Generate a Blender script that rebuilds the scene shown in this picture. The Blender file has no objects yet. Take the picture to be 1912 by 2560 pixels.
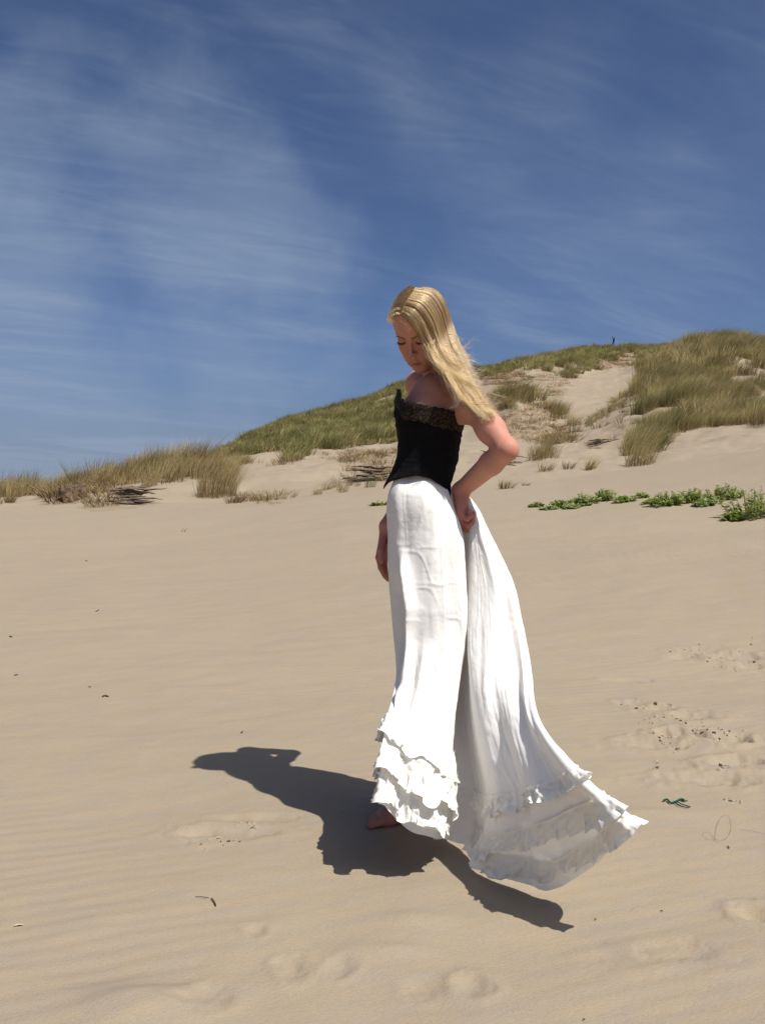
import bpy, math, random
import numpy as np
from mathutils import Vector
from mathutils.bvhtree import BVHTree

random.seed(7)
RNG = np.random.default_rng(11)
scene = bpy.context.scene
COL = scene.collection

# ------------------------------------------------------------------ camera, sky, sun, exposure
CAM_Z = 1.07
FPX = 2328.0                       # focal length in photo pixels (1912 x 2560)
PITCH = math.radians(1.85)         # the lens looks slightly down
cam_data = bpy.data.cameras.new('camera')
cam_data.sensor_fit = 'VERTICAL'
cam_data.sensor_height = 24.0
cam_data.lens = 24.0 * FPX / 2560.0
cam_data.clip_start = 0.05
cam_data.clip_end = 12000.0
cam = bpy.data.objects.new('camera', cam_data)
COL.objects.link(cam)
cam.location = (0, 0, CAM_Z)
cam.rotation_euler = (math.radians(90) - PITCH, 0, 0)
scene.camera = cam

SUN = Vector((0.395, -0.345, 0.845)).normalized()
SUN_ELEV = math.asin(SUN.z)
SUN_AZ = math.atan2(SUN.x, SUN.y)

world = bpy.data.worlds.new('World')
scene.world = world
world.use_nodes = True
SKY_STRENGTH = 0.092
def build_world():
    nt = world.node_tree
    nt.nodes.clear()
    N = nt.nodes.new
    L = nt.links.new
    out = N('ShaderNodeOutputWorld')
    bg = N('ShaderNodeBackground')
    bg.inputs['Strength'].default_value = SKY_STRENGTH
    sky = N('ShaderNodeTexSky')
    sky.sky_type = 'NISHITA'
    sky.sun_disc = False
    sky.sun_elevation = SUN_ELEV
    sky.sun_rotation = SUN_AZ
    sky.altitude = 0
    sky.air_density = 0.5
    sky.dust_density = 2.6
    sky.ozone_density = 9.0
    # high thin cirrus: the view direction projected on a layer far above, so it is part of the sky itself
    tc = N('ShaderNodeTexCoord')
    sep = N('ShaderNodeSeparateXYZ')
    L(tc.outputs['Generated'], sep.inputs[0])
    def math_(op, a, b=None, c=None):
        m = N('ShaderNodeMath'); m.operation = op
        for i, v in enumerate((a, b, c)):
            if v is None: continue
            if isinstance(v, (int, float)): m.inputs[i].default_value = v
            else: L(v, m.inputs[i])
        return m.outputs[0]
    zc = math_('ADD', math_('MAXIMUM', sep.outputs['Z'], 0.0), 0.16)
    u = math_('DIVIDE', sep.outputs['X'], zc)
    v = math_('DIVIDE', sep.outputs['Y'], zc)
    comb = N('ShaderNodeCombineXYZ')
    L(u, comb.inputs[0]); L(v, comb.inputs[1])
    def noise(rot, sc, scale, detail, rough, dist=0.0, loc=(0, 0, 0)):
        mp = N('ShaderNodeMapping')
        mp.inputs['Rotation'].default_value = (0, 0, math.radians(rot))
        mp.inputs['Scale'].default_value = sc
        mp.inputs['Location'].default_value = loc
        mr = N('ShaderNodeVectorRotate')
        mr.rotation_type = 'Z_AXIS'
        mr.inputs['Angle'].default_value = math.radians(rot)
        L(comb.outputs[0], mr.inputs['Vector'])
        mp.inputs['Rotation'].default_value = (0, 0, 0)
        L(mr.outputs[0], mp.inputs['Vector'])
        n = N('ShaderNodeTexNoise')
        n.inputs['Scale'].default_value = scale
        n.inputs['Detail'].default_value = detail
        n.inputs['Roughness'].default_value = rough
        n.inputs['Distortion'].default_value = dist
        L(mp.outputs[0], n.inputs['Vector'])
        return n.outputs['Fac']
    def ramp(x, a, b):
        m = N('ShaderNodeMapRange'); m.interpolation_type = 'SMOOTHSTEP'
        m.inputs['From Min'].default_value = a; m.inputs['From Max'].default_value = b
        L(x, m.inputs['Value'])
        return m.outputs[0]
    big = ramp(noise(-28, (0.6, 1.0, 1), 0.8, 4, 0.55, 0.6, CIRRUS_LOC), 0.42, 0.72)
    streak = ramp(noise(-36, (0.45, 1.35, 1), 1.25, 8, 0.54, 1.6, (1.3, 4.2, 0)), 0.38, 0.76)
    fine = ramp(noise(-22, (0.5, 1.5, 1), 4.2, 8, 0.58, 2.2, (5.1, 0.7, 0)), 0.30, 0.80)
    veil = math_('MULTIPLY', big, math_('ADD', math_('MULTIPLY', streak, 0.6), math_('MULTIPLY', fine, 0.35)))
    veil2 = math_('MULTIPLY', streak, math_('MULTIPLY', fine, 0.45))
    # thicker banks of cirrus: low on the left, and a thinner one to the right
    def bank(dirv, c0, c1):
        d = Vector(dirv).normalized()
        dp = N('ShaderNodeVectorMath'); dp.operation = 'DOT_PRODUCT'
        nrm = N('ShaderNodeVectorMath'); nrm.operation = 'NORMALIZE'
        nz = N('ShaderNodeTexNoise'); nz.inputs['Scale'].default_value = 3.2; nz.inputs['Detail'].default_value = 7
        L(tc.outputs['Generated'], nz.inputs['Vector'])
        sb = N('ShaderNodeVectorMath'); sb.operation = 'MULTIPLY_ADD'
        L(nz.outputs['Color'], sb.inputs[0]); sb.inputs[1].default_value = (1.0, 1.0, .8); sb.inputs[2].default_value = (-.5, -.5, -.4)
        ad = N('ShaderNodeVectorMath'); ad.operation = 'ADD'
        L(tc.outputs['Generated'], ad.inputs[0]); L(sb.outputs[0], ad.inputs[1])
        L(ad.outputs[0], nrm.inputs[0])
        L(nrm.outputs[0], dp.inputs[0]); dp.inputs[1].default_value = d
        return ramp(dp.outputs['Value'], c0, c1)
    def body(x, base, a, b_): return math_('MULTIPLY', x, math_('ADD', math_('ADD', math_('MULTIPLY', streak, a), math_('MULTIPLY', fine, b_)), base))
    b1 = body(bank((-0.33, 1, 0.09), 0.948, 0.996), .70, .46, .14)
    b2 = body(bank((0.30, 1, 0.20), 0.93, 0.999), .18, .42, .12)
    b3 = body(bank((-0.20, 1, 0.48), 0.97, 0.999), .04, .25, .25)
    tot = math_('ADD', math_('ADD', math_('MULTIPLY', veil, 0.34), math_('MULTIPLY', veil2, 0.22)),
                math_('ADD', math_('ADD', math_('MULTIPLY', b1, 0.80), math_('MULTIPLY', b2, 0.70)), math_('MULTIPLY', b3, .5)))
    # haze thickening towards the horizon, the same all round
    up = math_('MAXIMUM', sep.outputs['Z'], 0.0)
    hz = math_('MULTIPLY', math_('POWER', 2.718, math_('MULTIPLY', up, -22.0)), HORIZON_HAZE)
    tot = math_('ADD', tot, hz)
    fac = math_('MINIMUM', math_('MULTIPLY', tot, CIRRUS_GAIN), 0.8)
    mix = N('ShaderNodeMix'); mix.data_type = 'RGBA'
    L(fac, mix.inputs['Factor'])
    gam = N('ShaderNodeHueSaturation')
    gam.inputs['Saturation'].default_value = 1.0
    gam.inputs['Value'].default_value = 1.0
    L(sky.outputs[0], gam.inputs['Color'])
    L(gam.outputs[0], mix.inputs['A'])
    mix.inputs['B'].default_value = CIRRUS_COL
    L(mix.outputs['Result'], bg.inputs['Color'])
    L(bg.outputs[0], out.inputs['Surface'])
CIRRUS_LOC = (2.6, 0.4, 0)
CIRRUS_GAIN = 0.72
HORIZON_HAZE = 0.62
CIRRUS_COL = (2.75, 3.5, 4.75, 1)
build_world()

sun_data = bpy.data.lights.new('sun', 'SUN')
sun_data.energy = 5.0
sun_data.angle = math.radians(0.53)
sun_data.color = (1.0, 0.955, 0.885)
sun = bpy.data.objects.new('sun', sun_data)
COL.objects.link(sun)
sun.location = (20, -20, 40)
sun.rotation_euler = (-SUN).to_track_quat('-Z', 'Y').to_euler()

vs = scene.view_settings
vs.view_transform = 'Standard'
vs.look = 'None'
vs.exposure = 0.22
vs.gamma = 1.0
vs.use_curve_mapping = False

# ------------------------------------------------------------------ helpers
cp, sp = math.cos(PITCH), math.sin(PITCH)
def ray(px, py):
    X = (np.asarray(px, float) - 956.0) / FPX
    Y = (1280.0 - np.asarray(py, float)) / FPX
    return X, cp + Y * sp, -sp + Y * cp
def P(px, py, d):
    """the point seen at photo pixel (px, py) at depth d along the lens axis"""
    X, dy, dz = ray(px, py)
    d = np.asarray(d, float)
    return np.stack(np.broadcast_arrays(X * d, dy * d, CAM_Z + dz * d), -1)
def proj(p):
    p = np.asarray(p, float)
    x, y, z = p[..., 0], p[..., 1], p[..., 2] - CAM_Z
    d = y * cp - z * sp
    return 956 + FPX * x / d, 1280 - FPX * (y * sp + z * cp) / d, d

def hash3(ix, iy, iz, seed):
    with np.errstate(over='ignore'):
        h = (ix.astype(np.uint32) * np.uint32(374761393) + iy.astype(np.uint32) * np.uint32(668265263)
             + iz.astype(np.uint32) * np.uint32(2147483647) + np.uint32((seed * 974711 + 1) & 0xffffffff))
        h = (h ^ (h >> np.uint32(13))) * np.uint32(1274126177)
        h = h ^ (h >> np.uint32(16))
    return (h & np.uint32(0xffffff)).astype(np.float64) / float(0xffffff) * 2 - 1
def noise3(x, y, z=0.0, seed=0):
    x, y, z = np.broadcast_arrays(np.asarray(x, float), np.asarray(y, float), np.asarray(z, float))
    ix, iy, iz = np.floor(x), np.floor(y), np.floor(z)
    fx, fy, fz = x - ix, y - iy, z - iz
    ix, iy, iz = ix.astype(np.int64), iy.astype(np.int64), iz.astype(np.int64)
    s = lambda t: t * t * t * (t * (t * 6 - 15) + 10)
    ux, uy, uz = s(fx), s(fy), s(fz)
    r = 0
    for a in (0, 1):
        for b in (0, 1):
            for c in (0, 1):
                w = (ux if a else 1 - ux) * (uy if b else 1 - uy) * (uz if c else 1 - uz)
                r = r + w * hash3(ix + a, iy + b, iz + c, seed)
    return r
def fbm(x, y, z=0.0, oct=4, seed=0, gain=0.5):
    r, a, f = 0, 1.0, 1.0
    for i in range(oct):
        r = r + a * noise3(np.asarray(x) * f, np.asarray(y) * f, np.asarray(z) * f, seed + i * 17)
        a *= gain; f *= 2.03
    return r
def sstep(a, b, x):
    t = np.clip((np.asarray(x, float) - a) / (b - a), 0, 1)
    return t * t * (3 - 2 * t)
def in_poly(px, py, poly):
    px, py = np.asarray(px), np.asarray(py)
    r = np.zeros(px.shape, bool)
    n = len(poly)
    for i in range(n):
        x0, y0 = poly[i]; x1, y1 = poly[(i + 1) % n]
        if y0 == y1: continue
        c = ((y0 > py) != (y1 > py)) & (px < (x1 - x0) * (py - y0) / (y1 - y0) + x0)
        r ^= c
    return r

def mesh_obj(name, verts, faces, mat=None, parent=None, smooth=True):
    """faces: (n,3)/(n,4) array or a list of polygons"""
    me = bpy.data.meshes.new(name)
    verts = np.asarray(verts, np.float32).reshape(-1, 3)
    if isinstance(faces, np.ndarray):
        k = faces.shape[1]; n = len(faces)
        me.vertices.add(len(verts)); me.vertices.foreach_set('co', verts.ravel())
        me.loops.add(n * k); me.loops.foreach_set('vertex_index', faces.astype(np.int32).ravel())
        me.polygons.add(n)
        me.polygons.foreach_set('loop_start', np.arange(0, n * k, k, dtype=np.int32))
        me.polygons.foreach_set('loop_total', np.full(n, k, np.int32))
    else:
        me.from_pydata([tuple(v) for v in verts], [], [tuple(f) for f in faces])
    if smooth:
        me.polygons.foreach_set('use_smooth', np.ones(len(me.polygons), bool))
    me.update(calc_edges=True)
    me.validate()
    o = bpy.data.objects.new(name, me)
    COL.objects.link(o)
    if mat is not None: me.materials.append(mat)
    if parent is not None: o.parent = parent
    return o
def tag(o, label=None, cat=None, group=None, kind=None):
    if label: o['label'] = label
    if cat: o['category'] = cat
    if group: o['group'] = group
    if kind: o['kind'] = kind
    return o
def empty(name, loc):
    o = bpy.data.objects.new(name, None)
    o.empty_display_size = 0.1
    o.location = loc
    COL.objects.link(o)
    return o
def grid_faces(nu, nv, off=0, wrap_u=False):
    """quads of a (nu, nv) vertex grid, index = i*nv + j"""
    iu = np.arange(nu if wrap_u else nu - 1); jv = np.arange(nv - 1)
    I, J = np.meshgrid(iu, jv, indexing='ij')
    I2 = (I + 1) % nu
    return np.stack([I * nv + J, I2 * nv + J, I2 * nv + J + 1, I * nv + J + 1], -1).reshape(-1, 4) + off
def catmull(pts, t):
    """pts (n, ...) control rows, t in [0, n-1]"""
    pts = np.asarray(pts, float); n = len(pts)
    t = np.clip(np.asarray(t, float), 0, n - 1 - 1e-9)
    i = np.floor(t).astype(int); f = t - i
    g = lambda k: pts[np.clip(k, 0, n - 1)]
    p0, p1, p2, p3 = g(i - 1), g(i), g(i + 1), g(i + 2)
    p0 = np.where((i == 0).reshape((-1,) + (1,) * (pts.ndim - 1)), 2 * p1 - p2, p0)
    p3 = np.where((i + 2 > n - 1).reshape((-1,) + (1,) * (pts.ndim - 1)), 2 * p2 - p1, p3)
    f = f.reshape((-1,) + (1,) * (pts.ndim - 1))
    return 0.5 * (2 * p1 + (p2 - p0) * f + (2 * p0 - 5 * p1 + 4 * p2 - p3) * f * f + (3 * p1 - p0 - 3 * p2 + p3) * f ** 3)
def tube_arrays(path, radii, sides=6, cap=True):
    path = np.asarray(path, float); n = len(path)
    radii = np.broadcast_to(np.asarray(radii, float), (n,))
    tan = np.gradient(path, axis=0)
    tan /= np.linalg.norm(tan, axis=1, keepdims=True) + 1e-12
    ref = np.array([0.31, 0.17, 0.93]); 
    a = np.cross(tan, ref); a /= np.linalg.norm(a, axis=1, keepdims=True) + 1e-12
    b = np.cross(tan, a)
    th = np.linspace(0, 2 * np.pi, sides, endpoint=False)
    V = path[:, None] + radii[:, None, None] * (np.cos(th)[None, :, None] * a[:, None] + np.sin(th)[None, :, None] * b[:, None])
    V = V.reshape(-1, 3)
    F = []
    for i in range(n - 1):
        for j in range(sides):
            k = (j + 1) % sides
            F.append((i * sides + j, i * sides + k, (i + 1) * sides + k, (i + 1) * sides + j))
    return V, np.array(F)
class MB:
    def __init__(s): s.v, s.f, s.n = [], [], 0
    def add(s, V, F):
        s.v.append(np.asarray(V, float)); s.f.append(np.asarray(F) + s.n); s.n += len(V)
    def tube(s, path, r, sides=5): s.add(*tube_arrays(path, r, sides))
    def build(s, name, mat, parent=None, smooth=True):
        return mesh_obj(name, np.concatenate(s.v), np.concatenate(s.f), mat, parent, smooth)

def new_mat(name):
    m = bpy.data.materials.new(name); m.use_nodes = True
    nt = m.node_tree; nt.nodes.clear()
    return m, nt, nt.nodes.new, nt.links.new
def principled(name, col, rough=0.7, spec=0.3, var=0.0, var_scale=30.0, bump=0.0, bump_scale=200.0, col2=None, sheen=0.0, sss=0.0):
    m, nt, N, L = new_mat(name)
    o = N('ShaderNodeOutputMaterial'); b = N('ShaderNodeBsdfPrincipled')
    b.inputs['Roughness'].default_value = rough
    b.inputs['Specular IOR Level'].default_value = spec
    b.inputs['Base Color'].default_value = (*col, 1)
    if sheen: b.inputs['Sheen Weight'].default_value = sheen
    if sss:
        b.inputs['Subsurface Weight'].default_value = sss
        b.inputs['Subsurface Radius'].default_value = (0.012, 0.004, 0.002)
        b.inputs['Subsurface Scale'].default_value = 1.0
    tc = N('ShaderNodeTexCoord')
    if var or col2:
        n = N('ShaderNodeTexNoise'); n.inputs['Scale'].default_value = var_scale; n.inputs['Detail'].default_value = 5
        L(tc.outputs['Object'], n.inputs['Vector'])
        mx = N('ShaderNodeMix'); mx.data_type = 'RGBA'
        c2 = col2 or tuple(c * (1 - var) for c in col)
        mx.inputs['A'].default_value = (*col, 1); mx.inputs['B'].default_value = (*c2, 1)
        mr = N('ShaderNodeMapRange'); mr.inputs['From Min'].default_value = 0.35; mr.inputs['From Max'].default_value = 0.65
        L(n.outputs['Fac'], mr.inputs['Value']); L(mr.outputs[0], mx.inputs['Factor'])
        L(mx.outputs['Result'], b.inputs['Base Color'])
    if bump:
        n2 = N('ShaderNodeTexNoise'); n2.inputs['Scale'].default_value = bump_scale; n2.inputs['Detail'].default_value = 4
        L(tc.outputs['Object'], n2.inputs['Vector'])
        bp = N('ShaderNodeBump'); bp.inputs['Strength'].default_value = 1.0; bp.inputs['Distance'].default_value = bump
        L(n2.outputs['Fac'], bp.inputs['Height']); L(bp.outputs[0], b.inputs['Normal'])
    L(b.outputs[0], o.inputs['Surface'])
    return m
# ------------------------------------------------------------------ the dunes: one sheet of sand to the horizon
# Heights are kept per bearing (given as the photo column that looks along it) and distance.
def keyed(cols):
    """cols: {bearing column: [(y-depth, image row), ...]} -> px keys, log distance keys, height keys"""
    ks = sorted(cols)
    R, H = [], []
    for k in ks:
        rr, hh = [], []
        for (d, py) in cols[k]:
            if py == 'flat': z = 0.0
            elif isinstance(py, str): z = float(py)
            else:
                X, dy, dz = ray(k, py)
                z = CAM_Z + d * dz / dy
            rr.append(math.log(d * math.hypot(1, (k - 956) / FPX))); hh.append(z)
        R.append(rr); H.append(hh)
    return np.array(ks, float), np.array(R), np.array(H)
def keyed_eval(K, px, lr):
    ks, R, H = K
    n = R.shape[1]
    r = [np.interp(px, ks, R[:, i]) for i in range(n)]
    h = [np.interp(px, ks, H[:, i]) for i in range(n)]
    out = h[0].copy() if hasattr(h[0], 'copy') else np.array(h[0])
    for i in range(n - 1):
        t = np.clip((lr - r[i]) / np.maximum(r[i + 1] - r[i], 1e-6), 0, 1)
        if i == n - 2: t = t * t * (3 - 2 * t)
        out = out + (h[i + 1] - h[i]) * t
    return out
BASE = keyed({
    -700: [(5, 'flat'), (12, '0.10'), (26, 1268), (50, 1240), (100, 1225), (400, 1212)],
    0:    [(5, 'flat'), (12, '0.08'), (26, 1262), (45, 1245), (100, 1226), (400, 1216)],
    400:  [(5, 'flat'), (12, '0.10'), (26, 1258), (45, 1215), (100, 1190), (400, 1200)],
    620:  [(5, 'flat'), (12, '0.14'), (26, 1250), (45, 1165), (90, 1140), (400, 1190)],
    850:  [(5, 'flat'), (12, '0.22'), (26, 1232), (48, 1140), (90, 1100), (400, 1150)],
    1050: [(5, 'flat'), (12, '0.27'), (26, 1218), (50, 1115), (90, 1060), (400, 1130)],
    1250: [(5, 'flat'), (12, '0.31'), (26, 1206), (50, 1115), (95, 1010), (400, 1120)],
    1400: [(5, 'flat'), (12, '0.34'), (26, 1196), (48, 1100), (95, 985), (400, 1110)],
    1600: [(5, 'flat'), (12, '0.40'), (26, 1172), (40, 1110), (90, 1010), (400, 1090)],
    1800: [(5, 'flat'), (12, '0.44'), (26, 1140), (40, 1065), (90, 985), (400, 1080)],
    1912: [(5, 'flat'), (12, '0.48'), (26, 1118), (40, 1045), (90, 970), (400, 1080)],
    2600: [(5, 'flat'), (12, '0.55'), (26, 1090), (40, 1020), (90, 965), (400, 1080)],
})
FORE = keyed({   # low foredune on the left
    -700: [(24, '-1.2'), (26.5, 1272), (31, 1250), (34, 1240), (44, '-1')],
    0:    [(24, '-1.2'), (26.5, 1262), (31, 1250), (34, 1243), (44, '-1')],
    130:  [(24, '-1.2'), (26.5, 1258), (31, 1236), (34, 1222), (46, '-1')],
    250:  [(24, '-1.2'), (26.5, 1258), (30, 1226), (34, 1206), (46, '-1')],
    330:  [(24, '-1.2'), (26.5, 1258), (30, 1216), (34, 1192), (46, '-1')],
    430:  [(24, '-1.2'), (26.5, 1255), (30, 1200), (34, 1166), (46, '-1')],
    500:  [(24, '-1.2'), (26.5, 1252), (30, 1198), (34, 1178), (46, '-1')],
    570:  [(24, '-1.2'), (26.5, 1250), (29, 1212), (32, 1196), (42, '-1')],
    625:  [(24, '-1.2'), (26.5, 1250), (29, 1243), (32, 1240), (42, '-1')],
    660:  [(24, '-2.2'), (26.5, '-1.5'), (29, '-1.5'), (32, '-1.5'), (42, '-2')],
})
MOUND = keyed({  # the mid mound with the broken brown edge behind the elbow
    940: [(44, '-3'), (48, '-2'), (54, '-2'), (60, '-2'), (75, '-3')],
    1130: [(44, '0'), (48, 1140), (54, 1105), (60, 1070), (75, '0')],
    1210: [(44, '0'), (48, 1122), (54, 1060), (60, 1000), (75, '0')],
    1290: [(44, '0'), (48, 1118), (54, 1040), (60, 975), (75, '0')],
    1345: [(44, '0'), (48, 1114), (54, 1045), (60, 1000), (75, '0')],
    1410: [(44, '0'), (48, 1108), (54, 1075), (60, 1060), (75, '0')],
    1460: [(44, '-3'), (48, '-2'), (54, '-2'), (60, '-2'), (75, '-3')],
})
RIGHT = keyed({  # the big grassy dune on the right
    1320: [(32, '-1'), (36, '0'), (40, '0.5'), (44, '0.5'), (60, '-1')],
    1345: [(33, '0'), (37, 1162), (40, 1160), (44, 1158), (66, '0')],
    1420: [(33, '0'), (36, 1142), (43, 1115), (52, 1098), (80, '0')],
    1500: [(32, '0'), (35, 1140), (46, 1080), (58, 1042), (90, '2')],
    1560: [(31, '0'), (34, 1150), (46, 1050), (62, 1000), (100, '4')],
    1605: [(31, '0'), (34, 1140), (50, 1030), (72, 950), (120, '10')],
    1650: [(32, '0'), (35, 1120), (55, 985), (92, 880), (190, '14')],
    1720: [(32, '0'), (36, 1095), (55, 975), (95, 866), (190, '14')],
    1800: [(32, '0'), (36, 1080), (55, 965), (95, 850), (190, '14')],
    1912: [(32, '0'), (36, 1068), (55, 965), (95, 860), (190, '14')],
    2600: [(32, '0'), (36, 1060), (55, 975), (95, 880), (190, '12')],
})
BACK = keyed({   # the long dune behind, rising to the saddle where somebody stands
    430:  [(46, '-2'), (50, '-1'), (70, '0'), (95, '0'), (300, '-2')],
    520:  [(46, '0'), (50, 1170), (70, 1163), (95, 1160), (300, '1')],
    620:  [(46, '0'), (50, 1162), (70, 1118), (95, 1095), (300, '3')],
    700:  [(46, '0'), (50, 1145), (70, 1095), (95, 1059), (300, '4')],
    800:  [(46, '0'), (50, 1132), (70, 1075), (96, 1030), (300, '5')],
    900:  [(46, '0'), (50, 1125), (70, 1055), (98, 1006), (300, '6')],
    1000: [(46, '0'), (50, 1120), (72, 1025), (100, 962), (300, '7')],
    1180: [(48, '0'), (55, 1080), (80, 985), (110, 923), (300, '8')],
    1250: [(50, '0'), (60, 1060), (85, 965), (115, 918), (300, '9')],
    1340: [(50, '0'), (64, 1050), (95, 945), (130, 899), (320, '10')],
    1440: [(50, '0'), (64, 1045), (110, 940), (150, 874), (340, '12')],
    1500: [(50, '0'), (64, 1040), (118, 940), (165, 872), (360, '13')],
    1540: [(50, '0'), (64, 1035), (122, 935), (180, 866), (380, '14')],
    1600: [(50, '0'), (66, 1030), (125, 915), (170, 872), (380, '14')],
    1660: [(50, '0'), (70, 1020), (125, 905), (165, 874), (380, '14')],
    1912: [(50, '0'), (70, 1020), (125, 910), (165, 880), (380, '14')],
    2600: [(50, '0'), (70, 1030), (125, 920), (165, 890), (380, '12')],
})
def smax(a, b, k):
    h = np.maximum(k - np.abs(a - b), 0) / k
    return np.maximum(a, b) + h * h * k * 0.25
# prints and scuffs in the sand: (column, row, radius x, radius y, depth, rim)
PRINTS = [(1650, 1772, .10, .06, .016), (1585, 1760, .08, .06, .010), (1705, 1838, .11, .08, .030), (1800, 1848, .12, .07, .032),
          (1735, 1795, .12, .06, .014), (1660, 1860, .16, .07, .012), (1835, 1905, .10, .06, .022), (1780, 1945, .16, .07, .014),
          (1850, 1660, .14, .10, .020), (1760, 1650, .16, .08, .012), (1710, 1660, .10, .06, .010), (1880, 1675, .10, .06, .016),
          (1560, 1702, .12, .05, .007), (575, 2080, .13, .055, .014), (660, 2045, .14, .045, .010), (500, 2082, .07, .04, .009),
          (735, 2420, .035, .05, .010), (855, 2420, .035, .04, .009), (640, 2330, .03, .03, .007), (1180, 2470, .04, .05, .012),
          (1060, 2470, .05, .04, .007), (1690, 2380, .10, .06, .009), (1540, 2395, .07, .05, .006), (1900, 2280, .05, .05, .016),
          (300, 1590, .5, .12, -.012), (1620, 2030, .2, .06, -.012), (360, 2520, .17, .10, -.030), (520, 2500, .05, .05, .010),
          (1040, 2300, .10, .05, -.010), (960, 2380, .12, .04, -.009), (900, 1960, .12, .05, -.006), (1140, 1575, .2, .05, -.010)]
_pr = []
for (a, b, rx, ry, dp) in PRINTS:
    X, dy, dz = ray(a, b); t = CAM_Z / -dz
    _pr.append((float(X * t), float(dy * t), rx, ry, dp))
def near_relief(x, y, rho):
    """drifts, ripples and prints on the beach in front"""
    near = 1 - sstep(14, 26, rho)
    z = near * (0.010 * fbm(x / 0.9, y / 0.6, 0.2, 3, 41) + 0.0030 * fbm(x / 0.22 + y, y / 0.16, 0.8, 3, 43))
    c, s = math.cos(math.radians(-20)), math.sin(math.radians(-20))
    xr, yr = x * c + y * s, -x * s + y * c      # ripples lie along a line rising to the right
    xr, yr = x * math.cos(.35) + y * math.sin(.35), -x * math.sin(.35) + y * math.cos(.35)
    wv = fbm(x / 0.8, y / 0.8, 2.2, 3, 51)
    z = z + near * 0.0026 * fbm(xr / 0.45, yr / 0.17, 1.1, 3, 57)
    rip = np.sin((yr + 0.05 * wv) * 2 * np.pi / 0.066)
    amp = 0.0010 * sstep(-0.35, 0.5, fbm(x / 1.3, y / 1.3, 4.4, 2, 61)) * near
    z = z + amp * rip
    m = rho < 9
    soft = .8
    xs, ys = x[m], y[m]
    w = 0.42 * fbm(xs / 0.06, ys / 0.06, 0.3, 3, 71)
    crumb = fbm(xs / 0.03, ys / 0.03, 0.9, 3, 81)
    zp = np.zeros(len(xs)); dist = np.zeros(len(xs))
    for (cx, cy, rx, ry, dp) in _pr:
        q = np.sqrt(((xs - cx) / rx) ** 2 + ((ys - cy) / ry) ** 2)
        if dp > 0: q = np.maximum(q + w, 0)
        dp = dp * ((1.25 if cx > .9 else .8) if dp > 0 else 1.0)
        zp -= dp * np.exp(-(q ** 2) * 1.6)
        if dp > 0: zp += dp * 0.4 * np.exp(-((q - 1.3) ** 2) * 5)
        if dp > 0.012: dist = np.maximum(dist, np.exp(-(q / 1.4) ** 2))
    z[m] += zp + dist * 0.0035 * crumb
    return z
def height(px, rho, x, y):
    """terrain height; px is the bearing column, rho the distance"""
    lr = np.log(np.maximum(rho, 0.05))
    z = keyed_eval(BASE, px, lr)
    far = sstep(22, 34, rho)
    z = smax(z, np.where(rho > 20, keyed_eval(FORE, px, lr), z - 5), 0.25)
    z = smax(z, np.where(rho > 30, keyed_eval(RIGHT, px, lr), z - 5), 0.5)
    z = smax(z, np.where(rho > 40, keyed_eval(MOUND, px, lr), z - 5), 0.5)
    z = smax(z, np.where(rho > 40, keyed_eval(BACK, px, lr), z - 5), 1.0)
    # hummocks
    z = z + far * (0.22 * fbm(x / 4.0, y / 4.0, 3.1, 3, 5) + 0.10 * fbm(x / 1.1, y / 1.1, 1.7, 3, 9)) * (1 - 0.9 * sstep(300, 600, rho))
    z = z + sstep(70, 120, rho) * 0.35 * fbm(x / 9.0, y / 9.0, 0.4, 2, 31)
    mid = sstep(5, 12, rho)
    z = z + mid * 0.035 * fbm(x / 2.4, y / 2.4, 5.5, 3, 21)
    z = z + sstep(150, 400, rho) * 0
    near_m = rho < 26
    if np.any(near_m):
        zz = np.array(z, float)
        zz[near_m] += near_relief(x[near_m], y[near_m], rho[near_m])
        z = zz
    return z
def bearing(x, y):
    th = np.arctan2(x, y)
    thc = np.clip(th, -0.75, 0.75)
    return 956 + FPX * np.tan(thc)
def ground_z(x, y):
    x = np.atleast_1d(np.asarray(x, float)); y = np.atleast_1d(np.asarray(y, float))
    rho = np.hypot(x, y)
    back = (y < 0)
    z = height(np.where(back, 956, bearing(x, y)), np.where(back, np.minimum(rho, 5), rho), x, y)
    return z
def ground_hit(px, py, dmin=1.5, dmax=260, n=3000):
    """where the line of sight of a photo pixel meets the sand"""
    X, dy, dz = ray(px, py)
    d = np.exp(np.linspace(math.log(dmin), math.log(dmax), n))
    x, y, z = X * d, dy * d, CAM_Z + dz * d
    g = ground_z(x, y)
    i = int(np.argmax(z < g)) if np.any(z < g) else n - 1
    return np.array([x[i], y[i], g[i]]), float(d[i])

# brown, rooty ground (colour of the soil itself), by column/row outlines seen on the slopes
SOIL = [([(1185, 930), (1300, 928), (1330, 945), (1300, 975), (1240, 968), (1185, 962)], 55, 160, 1.0),
        ([(1215, 1035), (1350, 1000), (1440, 1085), (1420, 1112), (1330, 1108), (1230, 1090)], 40, 75, 0.75),
        ([(1330, 900), (1450, 925), (1400, 1000), (1340, 985)], 55, 160, 0.45),
        ([(130, 1195), (215, 1195), (200, 1255), (125, 1262)], 20, 40, 0.9),
        ([(200, 1200), (330, 1205), (360, 1262), (200, 1275)], 20, 40, 0.5),
        ([(850, 1130), (1000, 1110), (1000, 1212), (860, 1205)], 25, 75, 0.5),
        ([(1480, 900), (1640, 880), (1600, 912), (1500, 930)], 90, 190, 0.8),
        ([(1440, 1060), (1580, 1010), (1570, 1110), (1450, 1125)], 30, 80, 0.25),
        ([(590, 1225), (760, 1225), (960, 1195), (960, 1230), (700, 1262), (600, 1268)], 20, 32, 0.12)]
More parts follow.
